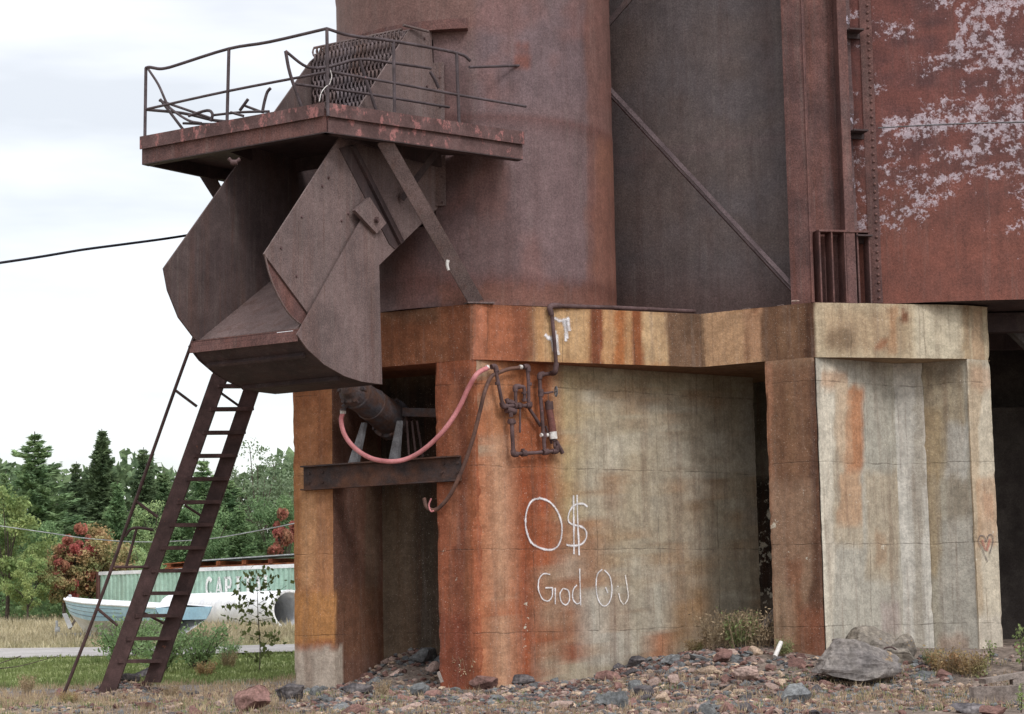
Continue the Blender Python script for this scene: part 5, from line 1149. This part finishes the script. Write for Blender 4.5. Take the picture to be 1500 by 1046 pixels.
blades('mown_grass', (-14, -2.0), (35.5, 49), 26000, .10, .012, ML_GRASS, 'short green grass between the rubble and the road')
blades('mown_grass', (-22, -1), (56.5, 62), 9000, .25, .02, ML_TAN, 'dry grass verge just beyond the road')
blades('tall_grass', (-26, 4), (60, 86), 42000, .42, .028, ML_TAN, 'tall straw coloured grass around the boat and trees')
def inb(x, y):
    # keep the loose weeds outside the concrete
    lx_ = (x - L1.x) * nIn.x + (y - L1.y) * nIn.y
    return (y < 29.6) | (x < -3.4) | (x > 9)
blades('dry_weeds', (-9, 9), (23.2, 31.0), 7500, .12, .004, ML_DRY, 'thin dry weeds over the gravel in the foreground', lambda x, y: (fbm(x * 1.2, y * 1.2, 8) > .46) & inb(x, y), 'weeds', 4)
blades('green_weeds', (-9, 9), (23.2, 31.0), 5000, .08, .006, ML_DGR, 'small green weeds over the gravel in the foreground', lambda x, y: (fbm(x * 1.5, y * 1.5, 28) > .55) & inb(x, y), 'weeds', 4)
blades('dry_weeds', (-12, -3.6), (30, 36), 1500, .12, .005, ML_DRY, 'dry weeds around the ladder foot', None, 'weeds', 4)

def weed_mesh(h, r, n, mat, seeds=True, nl=3):
    P = []; D = []; tb = MB()
    for i in range(n):
        a = rng.random() * 6.28; rr_ = r * rng.random() ** .5 * .4; lean = .35 * rng.random() + .1; hh = h * (.55 + .5 * rng.random())
        b0 = V(math.cos(a) * rr_, math.sin(a) * rr_, -.02); t0 = b0 + V(math.cos(a) * lean * hh, math.sin(a) * lean * hh, hh); tb.tube([b0, (b0 + t0) / 2 + V(0, 0, hh * .06), t0], .0035, 3)
        for k in range(nl * 5):
            s = .25 + .75 * rng.random(); P.append(np.array(b0.lerp(t0, s)) + rng.normal(size=3) * .035); D.append(rng.normal(size=3) + np.array([0, 0, .5]))
    return tb.mesh('stems', ML_DRY), leaf_mesh('leaves', leaf_arrays(np.array(P), np.array(D), .05, .45), mat)
W1 = weed_mesh(.62, .4, 60, ML_DRY); W2 = weed_mesh(.5, .4, 55, ML_DGR); W3 = weed_mesh(.35, .45, 60, ML_ORG)
def weed(kind, px, py, s, label, name='weed_clump'):
    p = gp(px, py); plant(name, kind, p, random.random() * 6, s, label, 'weeds', None, ('stems', 'leaves'))
wl = ony(1075, 930, 31.9)
for (x, yy, k, s, lb) in ((1050, 952, W1, 1.0, 'tall straw coloured weeds by the long wall, left of the pier'), (1085, 950, W2, 1.15, 'green weeds in the middle of the clump by the recess'), (1112, 948, W1, .95, 'straw coloured weeds next to the brown pier'), (1020, 956, W3, .6, 'low rusty weeds at the left of the clump by the wall'),
                          (1150, 962, W2, .55, 'small green weeds at the foot of the brown pier')):
    weed(k, x, yy, s, lb)
for (x, yy, k, s, lb) in ((1390, 985, W3, 1.0, 'rusty brown weeds right of the boulders'), (1425, 990, W3, .95, 'rusty weeds beside the timber at the right'), (1365, 975, W2, .5, 'small green weed patch right of the boulders'), (690, 1008, W1, .75, 'thin pale weeds in front of the orange corner pillar'), (1318, 968, W3, .7, 'brown weeds growing against the boulders'),
                          (300, 990, W3, .8, 'rusty weeds below the sapling'), (335, 978, W1, .6, 'straw weeds left of the sapling'), (40, 1015, W1, .5, 'straw weeds at the left edge'), (100, 1030, W3, .5, 'low weeds left of the ladder foot'), (250, 1025, W1, .45, 'short weeds right of the ladder foot'), (560, 1020, W1, .4, 'short straw weeds in the rubble below the opening')):
    weed(k, x, yy, s, lb)
# leafy shrubs behind the ladder
def shrub_mesh(h, r, nst, mat, leaf, nleaf):
    P = []; D = []; tb = MB()
    for i in range(nst):
        a = rng.random() * 6.28; L_ = rng.random() ** .5 * r; t0 = V(math.cos(a) * L_, math.sin(a) * L_, h * (.55 + .5 * rng.random())); b0 = t0 * .12; b0.z = -.03; mid = b0.lerp(t0, .5) + V(0, 0, h * .12)
        tb.tube([b0, mid, t0], .008, 4, 3, r2=.003)
        for k in range(nleaf):
            s = .2 + .8 * rng.random(); c = b0.lerp(mid, s * 2) if s < .5 else mid.lerp(t0, s * 2 - 1); P.append(np.array(c) + rng.normal(size=3) * .06); D.append(rng.normal(size=3))
    return tb.mesh('stems', M_BARK), leaf_mesh('leaves', leaf_arrays(np.array(P), np.array(D), leaf, .55), mat)
SH = shrub_mesh(.95, .85, 46, ML_SHRUB, .085, 30)
SH2 = shrub_mesh(.85, .75, 34, ML_SHRUB, .08, 26)
for (x, yy, k, s, lb) in ((175, 972, SH2, .95, 'green shrub left of the ladder stringers'), (235, 985, SH, .85, 'green shrub behind the lowest ladder rungs'), (290, 980, SH, .95, 'widest green shrub right of the ladder'), (330, 972, SH2, .6, 'small green shrub left of the sapling'), (205, 960, SH, 1.0, 'tall green shrub reaching in front of the boat')):
    p = gp(x, yy); plant('shrub', k, p, random.random() * 6, s, lb, 'shrub', None, ('stems', 'leaves'))
# slim sapling
sp = gp(380, 985); spd = sp.y
sap = thing('sapling', 'slim dark leaved sapling standing in front of the white pipe', 'sapling', sp)
tb = MB(); pts = [ony(x, y, spd) for x, y in ((380, 990), (381, 945), (378, 905), (377, 870), (374, 835))]; tb.tube(pts, .014, 6, 3, r2=.004)
P = []; D = []
for (a, b) in (((380, 950), (408, 925)), ((380, 935), (352, 925)), ((378, 905), (340, 888)), ((378, 900), (405, 880)), ((378, 885), (420, 858)), ((377, 890), (345, 868)), ((377, 870), (402, 845)), ((376, 865), (355, 850)), ((376, 850), (390, 835)), ((375, 850), (366, 838)), ((378, 910), (400, 905)), ((378, 925), (412, 940)), ((380, 960), (395, 955)), ((380, 965), (362, 962)), ((378, 915), (335, 905)), ((377, 880), (333, 890))):
    p, q_ = ony(*a, spd), ony(*b, spd + random.uniform(-.25, .25)); tb.tube([p, q_], .004, 4)
    for k in range(17): s = random.uniform(.2, 1.1); P.append(np.array(p.lerp(q_, s)) + rng.normal(size=3) * .05); D.append(rng.normal(size=3) + np.array([0, 0, -.5]))
P = [p - np.array(sp) for p in P]; tb.v = [tuple(Vector(v) - sp) for v in tb.v]
for nm, me in (('stem', tb.mesh('stem', M_BARK)), ('leaves', leaf_mesh('leaves', leaf_arrays(np.array(P), np.array(D), .115, .6), ML_DARK))):
    o = bpy.data.objects.new(nm, me); COL.objects.link(o); o.parent = sap
# leafy sprig at the right edge
for (x, yy, lb, s, k) in ((1452, 975, 'yellow green leafy seedling at the foot of the end pier', .5, 1), (1499, 985, 'bright green leafy stem cut by the right edge', .75, 2), (1496, 1050, 'bright leafy sprig at the lower right corner', .4, 3)):
    p = gp(x, min(yy, 1045)); plant('seedling', shrub_mesh(.8, .18, 6, ML_YEL, .085, 16), p, k, s, lb, 'seedling', None, ('stems', 'leaves'))

# ---------------------------------------------------------------- rocks
def rockmat(name, c1, c2, c3=None): return material(name, c1, c2, scale=3.5, mottle=.35, fine=.25, bump=.5, bscale=14, rough=.9, rand=.3, spots=c3, spot_amt=.3 if c3 else 0, spec=.2)
RM = [('red', rockmat('red_stone', C(138, 100, 90), C(108, 78, 72))), ('blue grey', rockmat('blue_grey_stone', C(118, 120, 120), C(90, 92, 94))), ('dark', rockmat('dark_stone', C(74, 70, 74), C(94, 88, 88))), ('pinkish', rockmat('pink_stone', C(172, 146, 134), C(142, 116, 106))), ('tan', rockmat('tan_stone', C(178, 152, 126), C(148, 124, 106)))]
def rock_geo(seed, sub=2, rough=.35, cuts=13):
    import bmesh
    bm = bmesh.new(); bmesh.ops.create_icosphere(bm, subdivisions=sub, radius=1)
    r = random.Random(seed); planes = []
    for i in range(cuts):
        n_ = Vector((r.gauss(0, 1), r.gauss(0, 1), r.gauss(0, .8))).normalized(); planes.append((n_, r.uniform(.38, .72)))
    for v in bm.verts:
        for n_, d in planes:
            k = v.co.dot(n_)
            if k > d: v.co -= n_ * (k - d)
        v.co *= 1 + rough * .22 * mnoise.noise(v.co * 1.7 + Vector((seed, 0, 0))); v.co += mnoise.noise_vector(v.co * 4 + Vector((seed, 0, 0))) * .09 * rough + mnoise.noise_vector(v.co * 11 + Vector((seed, 0, 0))) * .03 * rough
    vs = [tuple(v.co) for v in bm.verts]; fs = [tuple(x.index for x in f.verts) for f in bm.faces]; bm.free(); return np.array(vs), fs
def rock_mesh(seed, m, sub=3, rough=.35, cuts=13):
    v, f = rock_geo(seed, sub, rough, cuts); me = bpy.data.meshes.new('rock'); me.from_pydata([tuple(x) for x in v], [], f); me.materials.append(m); me.update(); return me
ROCKS = [[rock_mesh(10 * i + k, m, 3) for k in range(5)] for i, (nm, m) in enumerate(RM)]
def inside(x, y):
    p = V(x, y)
    def side(a, b): return (b.x - a.x) * (y - a.y) - (b.y - a.y) * (x - a.x)
    # footprint tests: left block with its opening, wall, piers
    s = (p - V(L1.x, L1.y)).dot(-dF); d = (p - V(L1.x, L1.y)).dot(nIn)
    if -.1 < s < .75 and d > -.05: return True
    s2 = (p - V(Bp.x, Bp.y)).dot(-dF)
    if s2 > -.06 and x < C0.x + .05 and d > -.06: return True
    if x >= C0.x and side(V(C0.x, C0.y), V(Wn.x, Wn.y)) > -.1 and x < Wn.x: return True
    if x > Ca.x - .05 and side(V(Ca.x, Ca.y), V(M.x, M.y)) > -.15 and x < M.x: return True
    if M.x <= x <= O.x + .1 and y > M.y - .15: return True
    if y > 34.5 and x > -3: return True
    return False
zones = [('in front of the opening under the black beam', 440, 650), ('below the orange corner pillar', 650, 800), ('below the sprayed writing', 800, 960), ('in the rubble between the writing and the brown pier', 960, 1160), ('near the boulders by the niche', 1160, 1390), ('at the lower right corner', 1390, 1500), ('between the sapling and the left pillar', 320, 440), ('around the ladder foot', 130, 320), ('at the lower left corner', 0, 130)]
cnt = 0; tries = 0
while cnt < 262 and tries < 6000:
    tries += 1
    pxr = random.uniform(0, 1500) if random.random() < .35 else random.uniform(420, 1220); pyr = random.uniform(935, 1050)
    if pxr < 430 and pyr < 985 and not (170 < pxr < 250 and pyr > 975): continue
    p = gp(pxr, min(pyr, 1046))
    if p.y > 34.5 or inside(p.x, p.y): continue
    if pxr < 430 and random.random() < .35: continue
    ci = random.choices(range(5), [.34, .25, .16, .15, .10])[0]; s = .045 + .13 * random.random() ** 2.2
    zn = [z for z in zones if z[1] <= pxr < z[2]]
    if not zn: continue
    o = bpy.data.objects.new('rock', random.choice(ROCKS[ci])); COL.objects.link(o); o.location = (p.x, p.y, p.z + s * .12)
    o.scale = (s * random.uniform(.9, 1.6), s * random.uniform(.8, 1.2), s * random.uniform(.5, .85)); o.rotation_euler = (random.uniform(-.4, .4), random.uniform(-.4, .4), random.random() * 6.28)
    tag(o, '%s broken rock %s' % (RM[ci][0], zn[0][0]), 'rock', '%s broken rocks %s' % (RM[ci][0], zn[0][0])); cnt += 1
def big(name, px, py, wpx, hpx, ci, seed, label, rz=0, d=None, m=None, rough=.5):
    p = gp(px, py); sc_ = 3000 / p.y; sx = wpx / sc_ / 2; sz = hpx / sc_ / 2
    me = rock_mesh(seed, m or RM[ci][1], 5 if name == 'boulder' else 4, rough, 22 if name == 'boulder' else 13); co = np.array([v.co[:] for v in me.vertices]); co /= np.abs(co).max(0); co *= np.array([sx, min(sx, sz * 1.3) * .9, sz]); me.vertices.foreach_set('co', co.astype(np.float32).ravel()); me.update()
    o = bpy.data.objects.new(name, me); COL.objects.link(o); o.location = (p.x, p.y + sx * .3, p.z + sz * .72); o.rotation_euler.z = rz; return tag(o, label, 'boulder' if name == 'boulder' else 'rock')
M_BOUL = material('olive_grey_boulder', C(134, 124, 110), C(108, 100, 92), scale=2, mottle=.3, fine=.25, bump=.7, bscale=9, chip=C(150, 124, 88), chip_amt=.4, chip_scale=3, spec=.2)
big('boulder', 1283, 975, 135, 66, 1, 231, 'large grey brown boulder lying behind the other by the niche', 0, m=M_BOUL)
big('boulder', 1252, 1006, 150, 80, 1, 236, 'large grey angular boulder in front of the niche', .1, m=material('grey_boulder', C(130, 122, 116), C(102, 96, 94), scale=2, mottle=.3, fine=.25, bump=.7, bscale=9, chip=C(140, 116, 88), chip_amt=.35, chip_scale=3, spec=.2))
big('boulder', 1168, 1030, 52, 34, 1, 203, 'pale blue grey rock left of the front boulder', .4)
big('boulder', 1325, 972, 50, 50, 1, 205, 'rounded brown end of rock leaning at the right side of the boulders', 0, m=M_BOUL)
big('rock', 372, 1042, 56, 44, 0, 211, 'sharp edged red and white rock at the bottom, below the sapling', .3); big('rock', 425, 1028, 46, 30, 2, 212, 'black rock with a pink edge beside the left pillar foot', -.2)
big('rock', 712, 1012, 50, 26, 0, 213, 'pinkish red rock below the corner of the orange pillar'); big('rock', 762, 1006, 60, 20, 2, 214, 'flat dark mossy rock at the foot of the orange wall'); big('rock', 798, 1000, 30, 24, 1, 215, 'green grey rock at the foot of the orange wall')
big('rock', 620, 975, 50, 30, 1, 216, 'slanted blue grey slab in the rubble of the opening', .5); big('rock', 612, 1022, 34, 24, 1, 217, 'blue grey rock at the bottom of the rubble pile'); big('rock', 905, 1036, 66, 26, 1, 218, 'long flat blue grey rock near the bottom below the writing', .1); big('rock', 935, 976, 34, 20, 2, 219, 'dark rock at the end of the rusty scrap sheet')
big('rock', 1098, 1000, 46, 26, 3, 220, 'pink rock below the weeds by the recess'); big('rock', 1060, 972, 30, 24, 0, 221, 'red rock by the tall weeds'); big('rock', 1035, 990, 42, 16, 4, 222, 'flat orange tan rock below the long wall'); big('rock', 648, 950, 24, 18, 3, 223, 'pink block at the left edge of the orange pillar'); big('rock', 522, 1018, 50, 22, 2, 224, 'dark red flat rock left of the opening'); big('rock', 186, 1000, 40, 18, 2, 225, 'dark rock at the ladder foot')
big('rock', 215, 995, 36, 22, 2, 226, 'dark rock wedged under the right ladder stringer'); big('rock', 1425, 1046, 60, 20, 2, 227, 'dark rock at the bottom in front of the timber'); big('rock', 890, 1000, 44, 20, 0, 228, 'dull red rock below the scrap sheet'); big('rock', 985, 975, 34, 18, 1, 229, 'grey rock by the wall, right of the scrap sheet')
# gravel: fragments nobody could count
geos = [rock_geo(300 + i, 1, .3, 5) for i in range(6)]
for ci, cntg in ((0, 5200), (1, 5400), (2, 2800), (3, 3400), (4, 2400)):
    VV = []; FF = []; o_ = 0; k = 0
    while k < cntg:
        r_ = random.random()
        if r_ < .55: x, y = random.uniform(-2.6, 6.0), random.uniform(23.5, 32.6)
        elif r_ < .9: x, y = random.uniform(-9, 9.5), random.uniform(23.0, 32.5)
        else: x, y = random.gauss(-5.8, .5), random.gauss(31.3, .6)
        if inside(x, y): continue
        if x < -3.2 and (y > 31.9 or random.random() < .3): continue
        if mnoise.noise(Vector((x * .9, y * .9, 5))) < -.25 and random.random() < .7: continue
        s = .012 + .062 * random.random() ** 2.4; v, f = geos[k % 6]; a = random.random() * 6.28; c_, s_ = math.cos(a), math.sin(a)
        w_ = v * np.array([s * random.uniform(.8, 1.6), s, s * random.uniform(.4, .8)]); w_ = np.stack([w_[:, 0] * c_ - w_[:, 1] * s_, w_[:, 0] * s_ + w_[:, 1] * c_, w_[:, 2]], 1) + np.array([x, y, ground(x, y) + s * .2])
        VV.append(w_); FF.append(np.array(f) + o_); o_ += len(v); k += 1
    VV = np.concatenate(VV); FF = np.concatenate(FF)
    me = bpy.data.meshes.new('gravel'); me.from_pydata(VV.tolist(), [], FF.tolist()); me.materials.append(RM[ci][1]); me.update()
    o = bpy.data.objects.new('gravel', me); COL.objects.link(o); tag(o, '%s gravel fragments spread over the ground' % RM[ci][0], 'gravel', kind='stuff')

# ---------------------------------------------------------------- scraps and timber
M_SCRAP = material('flaked_rust', C(74, 46, 44), C(54, 38, 38), scale=5, mottle=.3, bump=.5)
mb = MB(); pts = [(812, 985), (830, 970), (862, 976), (880, 970), (905, 968), (925, 974)]
g = [gp(x, y + 6) + V(0, 0, .06 + .03 * (i % 2)) for i, (x, y) in enumerate(pts)]; vv = []
for i, p in enumerate(g): vv += [p, p + V(.03, .25, .06 + .03 * math.sin(i * 2)), p + V(0, 0, -.015), p + V(.03, .25, .045 + .03 * math.sin(i * 2))]
fs = []
for i in range(len(g) - 1): fs += [(4 * i, 4 * i + 4, 4 * i + 5, 4 * i + 1), (4 * i + 2, 4 * i + 3, 4 * i + 7, 4 * i + 6), (4 * i, 4 * i + 2, 4 * i + 6, 4 * i + 4)]
mb.add(vv, fs); single('scrap_sheet', mb, M_SCRAP, 'curled rusty scrap sheet at the foot of the long wall', 'scrap metal')
for (a, b, lb) in (((812, 975), (845, 992), 'rusty flake sticking out at the left of the scrap sheet'), ((818, 988), (850, 978), 'rusty flake crossing under the end of the scrap sheet')):
    mb = MB(); p, q_ = gp(*a), gp(*b); mb.bar(V(p.x, q_.y - .1, p.z + .12), q_ + V(0, -.1, .03), .08, .02); single('scrap_flake', mb, M_SCRAP, lb, 'scrap metal')
def timber(a, b, w_, h_, dz, label, mat=M_WOOD, name='plank'):
    mb = MB(); p, q_ = gp(*a), gp(*b); mb.bar(p + V(0, 0, dz), q_ + V(0, 0, dz), w_, h_); single(name, mb, mat, label, 'plank')
mb = MB(); p = gp(1424, 1036); q_ = V(p.x + 2.2, p.y + .15, p.z + .02); mb.bar(p + V(0, 0, .12), q_ + V(0, 0, .12), .18, .22); single('plank', mb, M_WOOD, 'thick weathered timber lying at the lower right corner', 'plank')
p = gp(1443, 1012); mb = MB(); mb.bar(p + V(0, .15, .12), p + V(1.4, .55, .3), .2, .06); single('plank', mb, M_WOOD, 'thin board resting above the thick timber', 'plank')
p = gp(1487, 1012); mb = MB(); mb.bar(p + V(0, .2, .14), p + V(1.2, .3, .16), .15, .14); single('plank', mb, M_WOOD, 'short block of timber cut by the right edge', 'plank')
p = ony(1118, 918, 31.2); q_ = ony(1136, 895, 31.6); mb = MB(); mb.bar(p, q_, .10, .06, up=(0, -1, 0)); single('plank', mb, M_WOOD, 'short pale board leaning out of the weeds against the brown pier', 'plank')
mb = MB(); mb.tube([ony(1135, 962, 30.3), ony(1144, 941, 30.5)], .035, 10); single('pipe_offcut', mb, M_WHITE, 'short white pipe offcut sticking up by the brown pier', 'pipe')
mb = MB(); mb.tube([gp(542, 990) + V(0, 0, .1), gp(556, 975) + V(0, 0, .1), gp(570, 972) + V(0, 0, .1)], .02, 6, 4, r2=.008); single('stick', mb, M_WOOD, 'bleached bent stick on the rubble in the opening', 'stick')
mb = MB(); p = gp(645, 1000); mb.prism([ony(640, 985, 29.6), ony(644, 983, 29.6), ony(650, 999, 29.5), ony(645, 1000, 29.5)], (0, .03, 0)); single('wood_chip', mb, M_WOOD, 'bleached wood splinter at the foot of the orange pillar', 'wood')
mb = MB(); p = ony(1290, 952, 30.0); mb.tube([ony(1290, 957, 29.4), ony(1296, 950, 29.4), ony(1305, 948, 29.4), ony(1313, 952, 29.4)], .012, 6, 4); single('bent_rod', mb, M_LAD, 'bent rusty rod lying on the front boulder', 'rod')
mb = MB(); mb.tube([V(-9.5, 33.6, .25), V(-8.9, 33.2, .38), V(-8.0, 33.0, .45), V(-7.3, 33.0, .62)], .014, 5, 4, r2=.004); mb.tube([V(-8.6, 33.1, .4), V(-7.9, 32.9, .62)], .008, 5); single('dead_branch', mb, M_BARK, 'bare dead branch at the left edge above the gravel', 'branch')
# debris on top of the concrete
for (x, y, lb, wd_) in ((1095, 452, 'pale stone chip on the concrete ledge below the strut', .12), (1145, 447, 'white rubble piece on the ledge beside the column foot', .10), (905, 452, 'pale chip on the ledge behind the feed pipe', .09), (1415, 446, 'small stone on top of the end pier', .06), (1166, 440, 'pale flake leaning at the column foot', .07)):
    p = onz(x, y, ZT + .03); o = bpy.data.objects.new('stone_chip', ROCKS[3][x % 5]); COL.objects.link(o); o.location = p + V(0, .08, .0); o.scale = (wd_, wd_ * .6, .03); tag(o, lb, 'stone')
